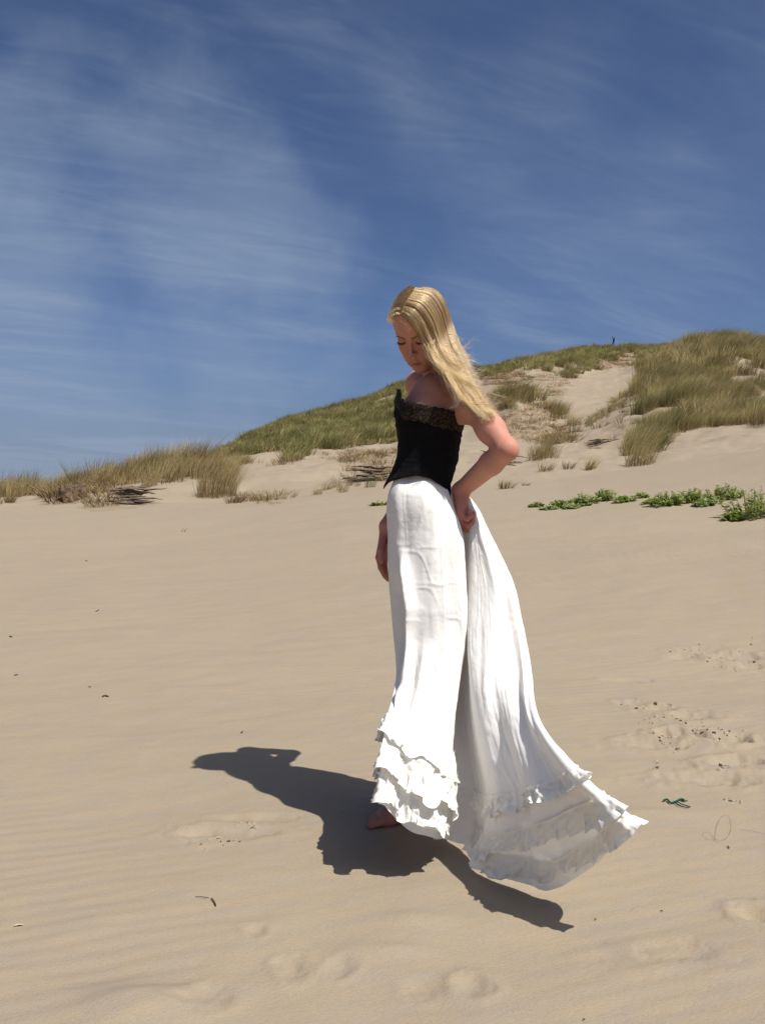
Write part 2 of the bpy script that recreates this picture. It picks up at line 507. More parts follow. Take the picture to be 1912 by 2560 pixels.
def build_ground():
    half = math.atan(1912 / 2 / FPX) + 0.06
    th = np.concatenate([np.linspace(-math.pi, -1.0, 24)[:-1], np.linspace(-1.0, -half, 60)[:-1],
                         np.linspace(-half, half, 560), np.linspace(half, 1.0, 60)[1:], np.linspace(1.0, math.pi, 24)[1:-1]])
    rr = np.concatenate([np.geomspace(0.25, 1.6, 14)[:-1], np.geomspace(1.6, 8.0, 420)[:-1], np.geomspace(8, 210, 420)[:-1], np.geomspace(210, 6000, 40)])
    T, R = np.meshgrid(th, rr, indexing='ij')
    x, y = R * np.sin(T), R * np.cos(T)
    z = ground_z(x.ravel(), y.ravel()).reshape(x.shape)
    fade = sstep(420, 1500, R)
    z = z * (1 - fade) - 4.0 * fade
    V = np.stack([x, y, z], -1).reshape(-1, 3)
    nu, nv = T.shape
    F = grid_faces(nu, nv, 0, True)[:, ::-1]
    # centre fan
    c = len(V); V = np.vstack([V, [0, 0, float(z[:, 0].mean())]])
    # the fan is closed with degenerate-free triangles by a second small mesh section
    o = mesh_obj('sand_ground', V, F, MAT_SAND)
    import bmesh
    bm = bmesh.new(); bm.from_mesh(o.data); bm.verts.ensure_lookup_table()
    cv = bm.verts[c]
    for i in range(nu):
        bm.faces.new((cv, bm.verts[((i + 1) % nu) * nv], bm.verts[i * nv])).smooth = True
    bm.to_mesh(o.data); bm.free()
    px, py, d = proj(V[:-1])
    soil = np.zeros(len(V))
    ok = V[:-1, 1] > 1
    for poly, r0, r1, w in SOIL:
        m = in_poly(px + 12 * fbm(V[:-1, 0] / 1.5, V[:-1, 1] / 1.5, 0, 2, 3), py + 6 * fbm(V[:-1, 0] / 1.5, V[:-1, 1] / 1.5, 9, 2, 4), poly) & ok & (d > r0) & (d < r1)
        soil[:-1] = np.maximum(soil[:-1], np.where(m, w, 0))
    at = o.data.attributes.new('soil', 'FLOAT', 'POINT')
    at.data.foreach_set('value', soil.astype(np.float32))
    o['kind'] = 'structure'
    o['label'] = 'pale wind-rippled beach sand rising into dunes'
    return o
def sand_material():
    m, nt, N, L = new_mat('sand')
    out = N('ShaderNodeOutputMaterial'); b = N('ShaderNodeBsdfPrincipled')
    b.inputs['Roughness'].default_value = 0.92
    b.inputs['Specular IOR Level'].default_value = 0.12
    geo = N('ShaderNodeNewGeometry')
    def noise(scale, detail=4, rough=0.55, sc=None, rot=0):
        n = N('ShaderNodeTexNoise'); n.inputs['Scale'].default_value = scale
        n.inputs['Detail'].default_value = detail; n.inputs['Roughness'].default_value = rough
        if sc:
            mr = N('ShaderNodeVectorRotate'); mr.rotation_type = 'Z_AXIS'; mr.inputs['Angle'].default_value = math.radians(rot)
            L(geo.outputs['Position'], mr.inputs['Vector'])
            mp = N('ShaderNodeMapping'); mp.inputs['Scale'].default_value = sc
            L(mr.outputs[0], mp.inputs['Vector']); L(mp.outputs[0], n.inputs['Vector'])
        else: L(geo.outputs['Position'], n.inputs['Vector'])
        return n.outputs['Fac']
    def mr(x, a, b_, c=0.0, d=1.0):
        r = N('ShaderNodeMapRange'); r.inputs['From Min'].default_value = a; r.inputs['From Max'].default_value = b_
        r.inputs['To Min'].default_value = c; r.inputs['To Max'].default_value = d
        L(x, r.inputs['Value']); return r.outputs[0]
    def mix(f, a, b_, mode='MIX'):
        x = N('ShaderNodeMix'); x.data_type = 'RGBA'; x.blend_type = mode
        for s, v in (('Factor', f), ('A', a), ('B', b_)):
            if isinstance(v, (tuple, float, int)): x.inputs[s].default_value = v
            else: L(v, x.inputs[s])
        return x.outputs['Result']
    c = mix(mr(noise(2.2, 4, .55, (1, 3.2, 1), -24), .40, .62), SAND_A, SAND_B)
    c = mix(mr(noise(7.0, 5, .6, (1, 2.6, 1), -24), .42, .66), c, SAND_C)
    grain = noise(520, 2, .7)
    c = mix(1.0, c, mix(mr(grain, .3, .7), (.80, .80, .80, 1), (1.16, 1.15, 1.12, 1)), 'MULTIPLY')
    # dark grains
    v = N('ShaderNodeTexVoronoi'); v.inputs['Scale'].default_value = 95
    L(geo.outputs['Position'], v.inputs['Vector'])
    c = mix(mr(v.outputs['Distance'], .10, .05), c, (.16, .12, .08, 1))
    at = N('ShaderNodeAttribute'); at.attribute_name = 'soil'
    nz = noise(1.3, 6, .7, (1, 1, 2.5), 10)
    sm = N('ShaderNodeMath'); sm.operation = 'MULTIPLY'
    L(at.outputs['Fac'], sm.inputs[0]); L(mr(nz, .40, .56), sm.inputs[1])
    c = mix(sm.outputs[0], c, mix(mr(noise(3.5, 5, .7), .35, .65), (.14, .085, .045, 1), (.26, .18, .10, 1)))
    L(c, b.inputs['Base Color'])
    # relief: grain and fine wind ripples
    add = N('ShaderNodeMath'); add.operation = 'ADD'
    L(mr(grain, 0, 1, 0, .0006), add.inputs[0]); L(mr(noise(70, 4, .6, (1, 2.4, 1), -24), 0, 1, 0, .0022), add.inputs[1])
    add2 = N('ShaderNodeMath'); add2.operation = 'ADD'
    L(add.outputs[0], add2.inputs[0]); L(mr(noise(4.0, 5, .6, (1, 2.0, 1), -24), 0, 1, 0, .006), add2.inputs[1])
    bp = N('ShaderNodeBump'); bp.inputs['Distance'].default_value = 1.0; bp.inputs['Strength'].default_value = 0.8
    L(add2.outputs[0], bp.inputs['Height']); L(bp.outputs[0], b.inputs['Normal'])
    L(b.outputs[0], out.inputs['Surface'])
    return m
SAND_A = (.293, .242, .177, 1); SAND_B = (.279, .234, .179, 1); SAND_C = (.302, .242, .166, 1)
MAT_SAND = sand_material()
ground = build_ground()
# ------------------------------------------------------------------ marram grass
def blade_material(name, base, tip, dry, brown=0.25):
    m, nt, N, L = new_mat(name)
    out = N('ShaderNodeOutputMaterial')
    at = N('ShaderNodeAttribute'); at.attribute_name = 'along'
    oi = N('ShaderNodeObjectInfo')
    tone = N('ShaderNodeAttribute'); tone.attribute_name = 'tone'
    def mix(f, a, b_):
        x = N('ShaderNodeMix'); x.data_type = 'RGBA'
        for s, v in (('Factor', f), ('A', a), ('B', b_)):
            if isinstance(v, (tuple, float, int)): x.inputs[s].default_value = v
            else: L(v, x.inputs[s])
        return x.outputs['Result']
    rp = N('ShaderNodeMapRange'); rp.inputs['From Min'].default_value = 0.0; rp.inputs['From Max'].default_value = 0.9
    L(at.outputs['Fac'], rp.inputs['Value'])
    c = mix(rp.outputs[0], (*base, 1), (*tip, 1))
    # some blades are dead straw
    gt = N('ShaderNodeMapRange'); gt.inputs['From Min'].default_value = 1 - brown - .1; gt.inputs['From Max'].default_value = 1 - brown + .1
    L(tone.outputs['Fac'], gt.inputs['Value'])
    c = mix(gt.outputs[0], c, (*dry, 1))
    r2 = N('ShaderNodeMapRange'); r2.inputs['To Min'].default_value = 0.70; r2.inputs['To Max'].default_value = 1.25
    L(oi.outputs['Random'], r2.inputs['Value'])
    vm = N('ShaderNodeVectorMath'); vm.operation = 'SCALE'
    L(c, vm.inputs[0]); L(r2.outputs[0], vm.inputs['Scale'])
    d = N('ShaderNodeBsdfDiffuse'); t = N('ShaderNodeBsdfTranslucent')
    L(vm.outputs[0], d.inputs['Color']); L(vm.outputs[0], t.inputs['Color'])
    ms = N('ShaderNodeMixShader'); ms.inputs[0].default_value = 0.25
    L(d.outputs[0], ms.inputs[1]); L(t.outputs[0], ms.inputs[2]); L(ms.outputs[0], out.inputs['Surface'])
    return m
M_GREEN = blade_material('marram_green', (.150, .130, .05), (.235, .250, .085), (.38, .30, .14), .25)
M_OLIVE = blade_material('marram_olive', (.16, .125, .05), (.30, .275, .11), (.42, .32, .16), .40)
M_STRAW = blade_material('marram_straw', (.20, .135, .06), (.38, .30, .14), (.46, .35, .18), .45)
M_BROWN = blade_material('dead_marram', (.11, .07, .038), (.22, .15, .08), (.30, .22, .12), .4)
M_DARK = blade_material('marram_green_shaded', (.120, .095, .04), (.160, .185, .062), (.30, .25, .11), .18)  # greener clump, its colour also darkened for the dune's shadowed zones
def tuft_arrays(n, hgt, rad, width, lean, spread, rng, wind=0.35, seg=3, droop=0.3):
    """n curved blades growing from a patch; wind bends them towards +x"""
    a = rng.uniform(0, 2 * np.pi, n); r = rad * np.sqrt(rng.uniform(0, 1, n))
    bx, by = r * np.cos(a), r * np.sin(a)
    h = hgt * rng.uniform(0.55, 1.1, n)
    out = spread * (r / max(rad, 1e-6)) + rng.normal(0, 0.12, n)
    dx = np.cos(a) * out + lean + rng.normal(0, 0.10, n); dy = np.sin(a) * out + rng.normal(0, 0.10, n)
    s = np.linspace(0, 1, seg + 1)
    X = bx[:, None] + h[:, None] * (dx[:, None] * s * 0.7 + (wind * (0.6 + rng.uniform(0, .8, n)))[:, None] * s ** 2.2)
    Y = by[:, None] + h[:, None] * dy[:, None] * s * 0.8
    Z = h[:, None] * (s - droop * rng.uniform(0.3, 1.0, n)[:, None] * s ** 3) - 0.04
    fa = rng.uniform(0, np.pi, n)
    w = width * rng.uniform(0.7, 1.2, n)[:, None] * (1 - s ** 1.5 * 0.92)
    ox, oy = np.cos(fa)[:, None] * w / 2, np.sin(fa)[:, None] * w / 2
    V = np.stack([np.stack([X - ox, Y - oy, Z], -1), np.stack([X + ox, Y + oy, Z], -1)], 2)   # n, seg+1, 2, 3
    along = np.broadcast_to(s[None, :, None], V.shape[:3]); tone = np.broadcast_to(rng.uniform(0, 1, n)[:, None, None], V.shape[:3])
    k = (seg + 1) * 2
    i = np.arange(n)[:, None] * k; j = np.arange(seg)[None] * 2
    F = np.stack([i + j, i + j + 1, i + j + 3, i + j + 2], -1).reshape(-1, 4)
    return V.reshape(-1, 3), F, along.ravel().copy(), tone.ravel().copy()
def blades_obj(name, arrs, mat, parent=None, link=True):
    V, F, al, to = arrs
    o = mesh_obj(name, V, F, mat, parent)
    for nm, v in (('along', al), ('tone', to)):
        o.data.attributes.new(nm, 'FLOAT', 'POINT').data.foreach_set('value', v.astype(np.float32))
    if not link: COL.objects.unlink(o)
    return o
def tuft_set(name, mats, n, hgt, rad, width, lean, spread, kinds=3, wind=.35, seed=1, droop=.3):
    c = bpy.data.collections.new(name)
    rng = np.random.default_rng(seed)
    for k in range(kinds):
        for m in mats:
            o = blades_obj('grass_tuft', tuft_arrays(n, hgt, rad, width, lean, spread, rng, wind, 3, droop), m, None, False)
            c.objects.link(o)
    return c
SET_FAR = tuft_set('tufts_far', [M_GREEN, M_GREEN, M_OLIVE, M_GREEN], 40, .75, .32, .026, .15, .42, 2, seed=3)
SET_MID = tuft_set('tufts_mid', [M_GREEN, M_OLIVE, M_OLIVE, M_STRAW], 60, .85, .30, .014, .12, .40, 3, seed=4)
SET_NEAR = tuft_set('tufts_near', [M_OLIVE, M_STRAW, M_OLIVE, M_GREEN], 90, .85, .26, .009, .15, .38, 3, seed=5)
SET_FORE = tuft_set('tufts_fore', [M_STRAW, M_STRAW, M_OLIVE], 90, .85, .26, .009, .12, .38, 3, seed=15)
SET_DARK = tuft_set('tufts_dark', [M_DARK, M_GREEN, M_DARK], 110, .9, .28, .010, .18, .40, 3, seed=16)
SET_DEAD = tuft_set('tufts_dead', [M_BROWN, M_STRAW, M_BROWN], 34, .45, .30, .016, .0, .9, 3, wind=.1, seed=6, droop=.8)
SET_ROOT = tuft_set('roots_lying', [M_BROWN], 26, .55, .35, .018, .0, 1.5, 3, wind=.0, seed=8, droop=1.3)
def scatter_group(coll):
    ng = bpy.data.node_groups.new('scatter_' + coll.name, 'GeometryNodeTree')
    ng.interface.new_socket('Geometry', in_out='INPUT', socket_type='NodeSocketGeometry')
    ng.interface.new_socket('Geometry', in_out='OUTPUT', socket_type='NodeSocketGeometry')
    N, L = ng.nodes.new, ng.links.new
    gi, go = N('NodeGroupInput'), N('NodeGroupOutput')
    ci = N('GeometryNodeCollectionInfo'); ci.inputs['Collection'].default_value = coll
    ci.inputs['Separate Children'].default_value = True; ci.inputs['Reset Children'].default_value = True
    ip = N('GeometryNodeInstanceOnPoints'); ip.inputs['Pick Instance'].default_value = True
    def named(nm, t):
        a = N('GeometryNodeInputNamedAttribute'); a.data_type = t; a.inputs['Name'].default_value = nm
        return a.outputs['Attribute']
    L(gi.outputs[0], ip.inputs['Points']); L(ci.outputs[0], ip.inputs['Instance'])
    L(named('pick', 'INT'), ip.inputs['Instance Index'])
    L(named('turn', 'FLOAT_VECTOR'), ip.inputs['Rotation']); L(named('size', 'FLOAT_VECTOR'), ip.inputs['Scale'])
    L(ip.outputs[0], go.inputs[0])
    return ng
def scatter(name, pts, coll, label, size=(0.7, 1.25), tilt=None, rng=None, yaw=0.9):
    rng = rng or RNG
    n = len(pts)
    me = bpy.data.meshes.new(name); me.vertices.add(n); me.vertices.foreach_set('co', np.asarray(pts, np.float32).ravel())
    s = rng.uniform(*size, n) * np.clip(1 + 0.45 * fbm(pts[:, 0] / 2.6, pts[:, 1] / 2.6, 0, 3, 77), .45, 1.8)
    turn = np.zeros((n, 3)); turn[:, 2] = rng.normal(0, yaw, n)
    if tilt is not None: turn[:, 0] = tilt
    for nm, t, v, key in (('pick', 'INT', rng.integers(0, len(coll.objects), n), 'value'),
                          ('turn', 'FLOAT_VECTOR', turn.astype(np.float32).ravel(), 'vector'),
                          ('size', 'FLOAT_VECTOR', np.repeat(s, 3).astype(np.float32), 'vector')):
        me.attributes.new(nm, t, 'POINT').data.foreach_set(key, v)
    o = bpy.data.objects.new(name, me); COL.objects.link(o)
    md = o.modifiers.new('scatter', 'NODES'); md.node_group = scatter_group(coll)
    tag(o, label, None, None, 'stuff')
    return o
def sample_poly(poly, r0, r1, density, rough=10, clump=0.0, seed=0, keep=None):
    """points on the slope whose photo position falls inside the outline, spread evenly over the ground"""
    pl = np.array(poly, float)
    rng = np.random.default_rng(100 + seed)
    p0, p1 = pl[:, 0].min() - 20, pl[:, 0].max() + 20
    t0, t1 = math.atan((p0 - 956) / FPX), math.atan((p1 - 956) / FPX)
    area = 0.5 * (t1 - t0) * (r1 ** 2 - r0 ** 2)
    n = int(area * density)
    th = rng.uniform(t0, t1, n); r = np.sqrt(rng.uniform(r0 ** 2, r1 ** 2, n))
    x, y = r * np.sin(th), r * np.cos(th)
    z = ground_z(x, y)
    px, py, d = proj(np.stack([x, y, z], -1))
    j = rough * fbm(x / 1.7, y / 1.7, 2.0, 3, 200 + seed)
    ok = in_poly(px + j, py + j * 0.6, poly)
    if clump: ok &= fbm(x / 2.2, y / 2.2, 7.0, 3, 300 + seed) > clump
    return np.stack([x, y, z], -1)[ok]
FORE_POLY = [(-1200, 1268), (-1100, 1240), (-300, 1230), (0, 1238), (60, 1228), (130, 1212), (250, 1195), (430, 1150), (500, 1160), (560, 1178), (600, 1205),
             (560, 1216), (500, 1196), (430, 1206), (370, 1216), (330, 1216), (250, 1228), (140, 1246), (80, 1250), (0, 1262), (-300, 1275), (-1100, 1280)]
BACK_POLY = [(470, 1185), (520, 1150), (620, 1085), (700, 1045), (800, 1015), (900, 990), (1000, 945), (1180, 905), (1290, 895),
             (1290, 932), (1200, 940), (1130, 985), (1060, 1060), (1000, 1110), (900, 1112), (870, 1116), (800, 1128), (745, 1150), (695, 1168),
             (715, 1132), (660, 1130), (610, 1160), (540, 1185)]
CREST_POLY = [(1270, 900), (1340, 880), (1440, 850), (1520, 862), (1540, 872), (1556, 888), (1545, 906), (1500, 900), (1492, 922), (1450, 928),
              (1425, 950), (1390, 938), (1340, 922), (1285, 930)]
TAN_POLY = [(1548, 872), (1560, 855), (1600, 850), (1650, 850), (1650, 892), (1600, 892), (1552, 886)]
MOUND_POLY = [(1205, 1010), (1225, 985), (1270, 960), (1320, 965), (1352, 998), (1350, 1010), (1290, 1022), (1230, 1035), (1210, 1030)]
LOW_POLY = [(1365, 1020), (1420, 1035), (1450, 1055), (1430, 1072), (1390, 1055)]
STRIP_POLY = [(1330, 1160), (1380, 1110), (1430, 1078), (1500, 1030), (1560, 990), (1600, 960), (1612, 985), (1560, 1022), (1500, 1048), (1450, 1072), (1410, 1100), (1370, 1150)]
RIGHT_POLY = [(1585, 960), (1605, 930), (1588, 922), (1615, 900), (1600, 872), (1650, 845), (1720, 840), (1800, 830), (1912, 845), (2500, 860), (3300, 880),
              (3300, 1045), (2500, 1060), (1912, 1052), (1850, 1062), (1800, 1070), (1750, 1086), (1690, 1096), (1650, 1120), (1600, 1148), (1575, 1160), (1572, 1120), (1590, 1075),
              (1610, 1030), (1600, 990)]
a = sample_poly(FORE_POLY, 24, 44, 6.0, 9, -.2, seed=1)
scatter('marram_grass', a, SET_FORE, 'straw and green marram grass along the low foredune on the left', (.7, 1.2))
a = sample_poly(BACK_POLY, 44, 140, 5.5, 9, -.75, seed=2)
scatter('marram_grass', a, SET_FAR, 'green marram grass covering the long dune rising behind the woman', (.6, 1.15))
a = np.vstack([sample_poly(CREST_POLY, 60, 230, 2.0, 9, seed=3), sample_poly(TAN_POLY, 90, 200, 2.5, 6, seed=4)])
scatter('marram_grass', a, SET_FAR, 'olive marram grass on the crest around the sandy saddle', (.8, 1.5))
a = np.vstack([sample_poly(MOUND_POLY, 42, 72, 4.5, 6, seed=5), sample_poly(LOW_POLY, 42, 72, 2.5, 6, seed=6)])
scatter('marram_grass', a, SET_MID, 'green marram grass capping the broken mound behind the elbow', (.7, 1.2))
a = sample_poly(STRIP_POLY, 33, 80, 3.0, 9, 0.0, seed=7)
scatter('marram_grass', a, SET_MID, 'thin olive marram grass up the ridge beside the sand gully', (.5, 1.0))
a = sample_poly(RIGHT_POLY, 31, 62, 7.5, 14, -.18, seed=8)
scatter('marram_grass', a, SET_NEAR, 'tall marram grass over the foot of the right dune', (.8, 1.6))
a = sample_poly([(1578, 1050), (1640, 1005), (1740, 1020), (1790, 1072), (1740, 1092), (1690, 1100), (1650, 1122), (1600, 1152), (1575, 1160)], 31, 60, 5.5, 8, -.1, seed=18)
scatter('marram_grass', a, SET_DARK, 'green marram clump, colour darkened for shade, at the foot of the right dune', (.8, 1.4))
a = sample_poly(RIGHT_POLY, 62, 200, 5.0, 12, -.22, seed=9)
scatter('marram_grass', a, SET_MID, 'dense olive marram grass over the top of the right dune', (.9, 1.7))
# dead and rooty cover on the broken slopes
DEAD = [(FORE_POLY, 24, 36, 1.0), ([(130, 1195), (215, 1195), (200, 1255), (125, 1262)], 24, 36, 6), ([(200, 1210), (330, 1210), (350, 1262), (205, 1268)], 24, 34, 2.5),
        ([(1185, 935), (1300, 930), (1340, 945), (1300, 968), (1240, 965), (1185, 960)], 50, 160, 1.2),
        ([(1225, 1040), (1350, 1005), (1440, 1085), (1420, 1108), (1330, 1105), (1235, 1085)], 40, 75, 2.2),
        ([(1330, 905), (1450, 930), (1400, 1000), (1345, 990)], 55, 160, .35), ([(1480, 900), (1640, 882), (1600, 910), (1500, 928)], 90, 190, 1.0),
        ([(860, 1130), (1000, 1110), (1000, 1210), (870, 1200)], 26, 75, 1.0), ([(630, 1155), (960, 1110), (960, 1125), (720, 1172), (650, 1165)], 40, 70, .5),
        ([(590, 1235), (700, 1235), (700, 1262), (600, 1265)], 20, 32, 3.0), (STRIP_POLY, 33, 80, .6), (RIGHT_POLY, 31, 60, .8),
        ([(1440, 1065), (1580, 1010), (1560, 1090), (1500, 1125), (1450, 1125)], 32, 70, .5)]
a = np.vstack([sample_poly(p, r0, r1, dn, 8, seed=20 + i) for i, (p, r0, r1, dn) in enumerate(DEAD)])
scatter('dead_grass', a, SET_DEAD, 'brown dead grass hanging on the broken dune slopes', (.6, 1.3), yaw=3)
a = np.vstack([sample_poly(p, r0, r1, dn * .7, 8, seed=60 + i) for i, (p, r0, r1, dn) in enumerate(DEAD[1:8])])
scatter('bare_roots', a, SET_ROOT, 'tangle of bare brown grass roots on the eroded slopes', (.6, 1.4), yaw=3)
a = sample_poly([(700, 1238), (780, 1225), (860, 1212), (930, 1200), (960, 1215), (850, 1232), (760, 1240), (700, 1262), (640, 1262), (640, 1245)], 20, 34, 1.6, 6, seed=90)
scatter('sparse_grass', a, SET_NEAR, 'sparse dry grass in a thin line across the sand left of the woman', (.22, .5))
# ------------------------------------------------------------------ the woman: one continuous body from blended volumes
VOX = 0.0029
class Field:
    """a signed distance grid; solids are blended in one after another"""
    def __init__(s, lo, hi, h):
        s.lo, s.h = np.array(lo, float), h
        s.n = np.ceil((np.array(hi) - s.lo) / h).astype(int) + 1
        s.d = np.full(s.n, 0.05, np.float32)
    def window(s, lo, hi):
        a = np.clip(np.floor((np.array(lo) - s.lo) / s.h).astype(int), 0, s.n - 1)
        b = np.clip(np.ceil((np.array(hi) - s.lo) / s.h).astype(int) + 1, 0, s.n)
        b = np.maximum(b, a + 1)
        g = [(s.lo[i] + s.h * np.arange(a[i], b[i])).astype(np.float32) for i in range(3)]
        X, Y, Z = np.meshgrid(*g, indexing='ij', sparse=True)
        return tuple(slice(a[i], b[i]) for i in range(3)), X, Y, Z
    def put(s, solid, k=0.01, sub=False):
        m = k + 0.012
        sl, X, Y, Z = s.window(solid.lo - m, solid.hi + m)
        q = solid(X, Y, Z); D = s.d[sl]
        if callable(k if not isinstance(k, float) else None): pass
        if sub:
            h = np.maximum(k - np.abs(D + q), 0) / k
            s.d[sl] = np.maximum(D, -q) + h * h * k * 0.25
        else:
            h = np.maximum(k - np.abs(D - q), 0) / max(k, 1e-6)
            s.d[sl] = np.minimum(D, q) - h * h * k * 0.25
class Cone:
    """round cone from a to b"""
    def __init__(s, a, b, r1, r2):
        s.a, s.b, s.r1, s.r2 = np.array(a, float), np.array(b, float), r1, r2
        R = max(r1, r2)
        s.lo = np.minimum(s.a, s.b) - R; s.hi = np.maximum(s.a, s.b) + R
    def __call__(s, X, Y, Z):
        d = (s.b - s.a).astype(np.float32); L2 = float(d @ d) + 1e-9
        x, y, z = X - np.float32(s.a[0]), Y - np.float32(s.a[1]), Z - np.float32(s.a[2])
        t = np.clip((x * d[0] + y * d[1] + z * d[2]) / L2, 0, 1)
        q = np.sqrt((x - t * d[0]) ** 2 + (y - t * d[1]) ** 2 + (z - t * d[2]) ** 2)
        return q - (s.r1 + (s.r2 - s.r1) * t)
class Ell:
    """ellipsoid with its own axes (rows of A)"""
    def __init__(s, c, r, A=None):
        s.c, s.r = np.array(c, float), np.array(r, float)
        s.A = np.eye(3) if A is None else np.array(A, float)
        R = np.sqrt(((s.A * s.r[:, None]) ** 2).sum(0))
        s.lo, s.hi = s.c - R, s.c + R
    def __call__(s, X, Y, Z):
        x, y, z = X - np.float32(s.c[0]), Y - np.float32(s.c[1]), Z - np.float32(s.c[2])
        A = s.A.astype(np.float32); r = s.r
        u = [A[i, 0] * x + A[i, 1] * y + A[i, 2] * z for i in range(3)]
        k0 = np.sqrt((u[0] / r[0]) ** 2 + (u[1] / r[1]) ** 2 + (u[2] / r[2]) ** 2)
        k1 = np.sqrt((u[0] / r[0] ** 2) ** 2 + (u[1] / r[1] ** 2) ** 2 + (u[2] / r[2] ** 2) ** 2) + 1e-9
        return k0 * (k0 - 1) / k1
class Union:
    def __init__(s, solids, k):
        s.s, s.k = solids, k
        s.lo = np.min([q.lo for q in solids], 0); s.hi = np.max([q.hi for q in solids], 0)
    def __call__(s, X, Y, Z):
        r = None
        for q in s.s:
            v = q(X, Y, Z)
            if r is None: r = v
            elif s.k <= 0: r = np.minimum(r, v)
            else:
                h = np.maximum(s.k - np.abs(r - v), 0) / s.k
                r = np.minimum(r, v) - h * h * s.k * 0.25
        return r
def surface_net(field):
    d = field.d; n = np.array(d.shape)
    ins = d < 0
    c = ins[:-1, :-1, :-1].astype(np.int8)
    tot = np.zeros(n - 1, np.int8)
    for i in (0, 1):
        for j in (0, 1):
            for k in (0, 1):
                tot += ins[i:n[0] - 1 + i, j:n[1] - 1 + j, k:n[2] - 1 + k]
    cells = np.argwhere((tot > 0) & (tot < 8))
    idx = np.full(n - 1, -1, np.int32); idx[tuple(cells.T)] = np.arange(len(cells))
    acc = np.zeros((len(cells), 3)); cnt = np.zeros(len(cells))
    corner = lambda o: d[cells[:, 0] + o[0], cells[:, 1] + o[1], cells[:, 2] + o[2]]
    for ax in range(3):
        o1, o2 = [k for k in range(3) if k != ax]
        for p in (0, 1):
            for q in (0, 1):
                a = np.zeros(3, int); a[o1], a[o2] = p, q
                b = a.copy(); b[ax] = 1
                va, vb = corner(a), corner(b)
                m = (va < 0) != (vb < 0)
                t = np.where(m, va / np.where(m, va - vb, 1), 0)
                pt = np.repeat(a[None].astype(float), len(cells), 0); pt[:, ax] = t
                acc += np.where(m[:, None], pt, 0); cnt += m
    V = field.lo + field.h * (cells + acc / np.maximum(cnt, 1)[:, None])
    F = []
    for ax in range(3):
        o1, o2 = (ax + 1) % 3, (ax + 2) % 3
        sl0 = [slice(None)] * 3; sl1 = [slice(None)] * 3
        sl0[ax] = slice(0, -1); sl1[ax] = slice(1, None)
        e = np.argwhere(ins[tuple(sl0)] != ins[tuple(sl1)])
        e = e[(e[:, o1] > 0) & (e[:, o2] > 0) & (e[:, o1] < n[o1] - 1) & (e[:, o2] < n[o2] - 1)]
        flip = ins[e[:, 0], e[:, 1], e[:, 2]]
        q = []
        for (p, r) in ((1, 1), (0, 1), (0, 0), (1, 0)):
            c = e.copy(); c[:, o1] -= p; c[:, o2] -= r
            q.append(idx[c[:, 0], c[:, 1], c[:, 2]])
        q = np.stack(q, -1)
        q = np.where(flip[:, None], q, q[:, ::-1])
        F.append(q)
    F = np.concatenate(F)
    return V, F[(F >= 0).all(1)]
def nrm(v):
    v = np.asarray(v, float); return v / np.linalg.norm(v)

# head frame
HC = P(1052, 817, 2.88)                          # middle of the head at eye level
YAW, TILT = math.radians(31), math.radians(37)
_fh = np.array([-math.sin(YAW), -math.cos(YAW), 0])
HF = _fh * math.cos(TILT) + np.array([0, 0, -math.sin(TILT)])
HU = _fh * math.sin(TILT) + np.array([0, 0, math.cos(TILT)])
HA = np.cross(HU, HF)
ROLL = math.radians(-3)
HA, HU = HA * math.cos(ROLL) + HU * math.sin(ROLL), HU * math.cos(ROLL) - HA * math.sin(ROLL)
HEAD = np.array([HA, HF, HU])
def hd(a, f, u): return HC + 0.001 * (a * HA + f * HF + u * HU)
def hell(c, r): return Ell(hd(*c), np.array(r) * 0.001, HEAD)
def hcone(a, b, r1, r2): return Cone(hd(*a), hd(*b), r1 * .001, r2 * .001)

# landmarks of the body
SH_N = P(1180, 1015, 2.80); EL_N = P(1266, 1124, 2.695); WR_N = P(1152, 1226, 2.85)
SH_F = P(1048, 960, 3.085);  EL_F = np.array([0.17, 3.17, 1.14]); WR_F = P(967, 1316, 3.0)
MID = (SH_N + SH_F) / 2
LB = nrm(SH_N - SH_F); LBH = nrm([LB[0], LB[1], 0])
FB = nrm(np.cross([0, 0, 1], LBH)); FB = FB if FB[0] < 0 else -FB
WAIST = P(1063, 1150, 2.90); HIP = P(1048, 1300, 2.925); CHEST = P(1076, 1062, 2.89)
UB = nrm(MID - WAIST)
BODY_AX = np.array([LBH, FB, [0, 0, 1]])
# rows: image row, left silhouette column, right silhouette column, depth of the middle
BUST = np.array([(960, 996, 1170, 2.885), (1000, 990, 1163, 2.885), (1030, 988, 1159, 2.885), (1060, 990, 1155, 2.885), (1100, 997, 1149, 2.89), (1130, 996, 1146, 2.895), (1150, 990, 1143, 2.90),
                 (1181, 978, 1133, 2.90), (1208, 964, 1125, 2.90), (1250, 950, 1124, 2.90)], float)
def bust_ring(py, phi, grow=0.0):
    """point of the bustier at image row py; phi is measured round the body, 0 = towards the lens, pi/2 = towards picture right"""
    l = np.interp(py, BUST[:, 0], BUST[:, 1]); r = np.interp(py, BUST[:, 0], BUST[:, 2]); d = np.interp(py, BUST[:, 0], BUST[:, 3])
    c = P((l + r) / 2, py, d)
    hw = (r - l) / 2 / FPX * d + grow
    dep = hw * 1.08
    x = c[..., 0] + hw * np.sin(phi); y = c[..., 1] - dep * np.cos(phi)
    # keep the row's own height on the body axis, so rings stay level
    return np.stack(np.broadcast_arrays(x, y, c[..., 2]), -1)
PHI_L, PHI_R = -math.pi / 2, math.pi / 2
def wrapdist(p, c): return np.abs((p - c + np.pi) % (2 * np.pi) - np.pi)
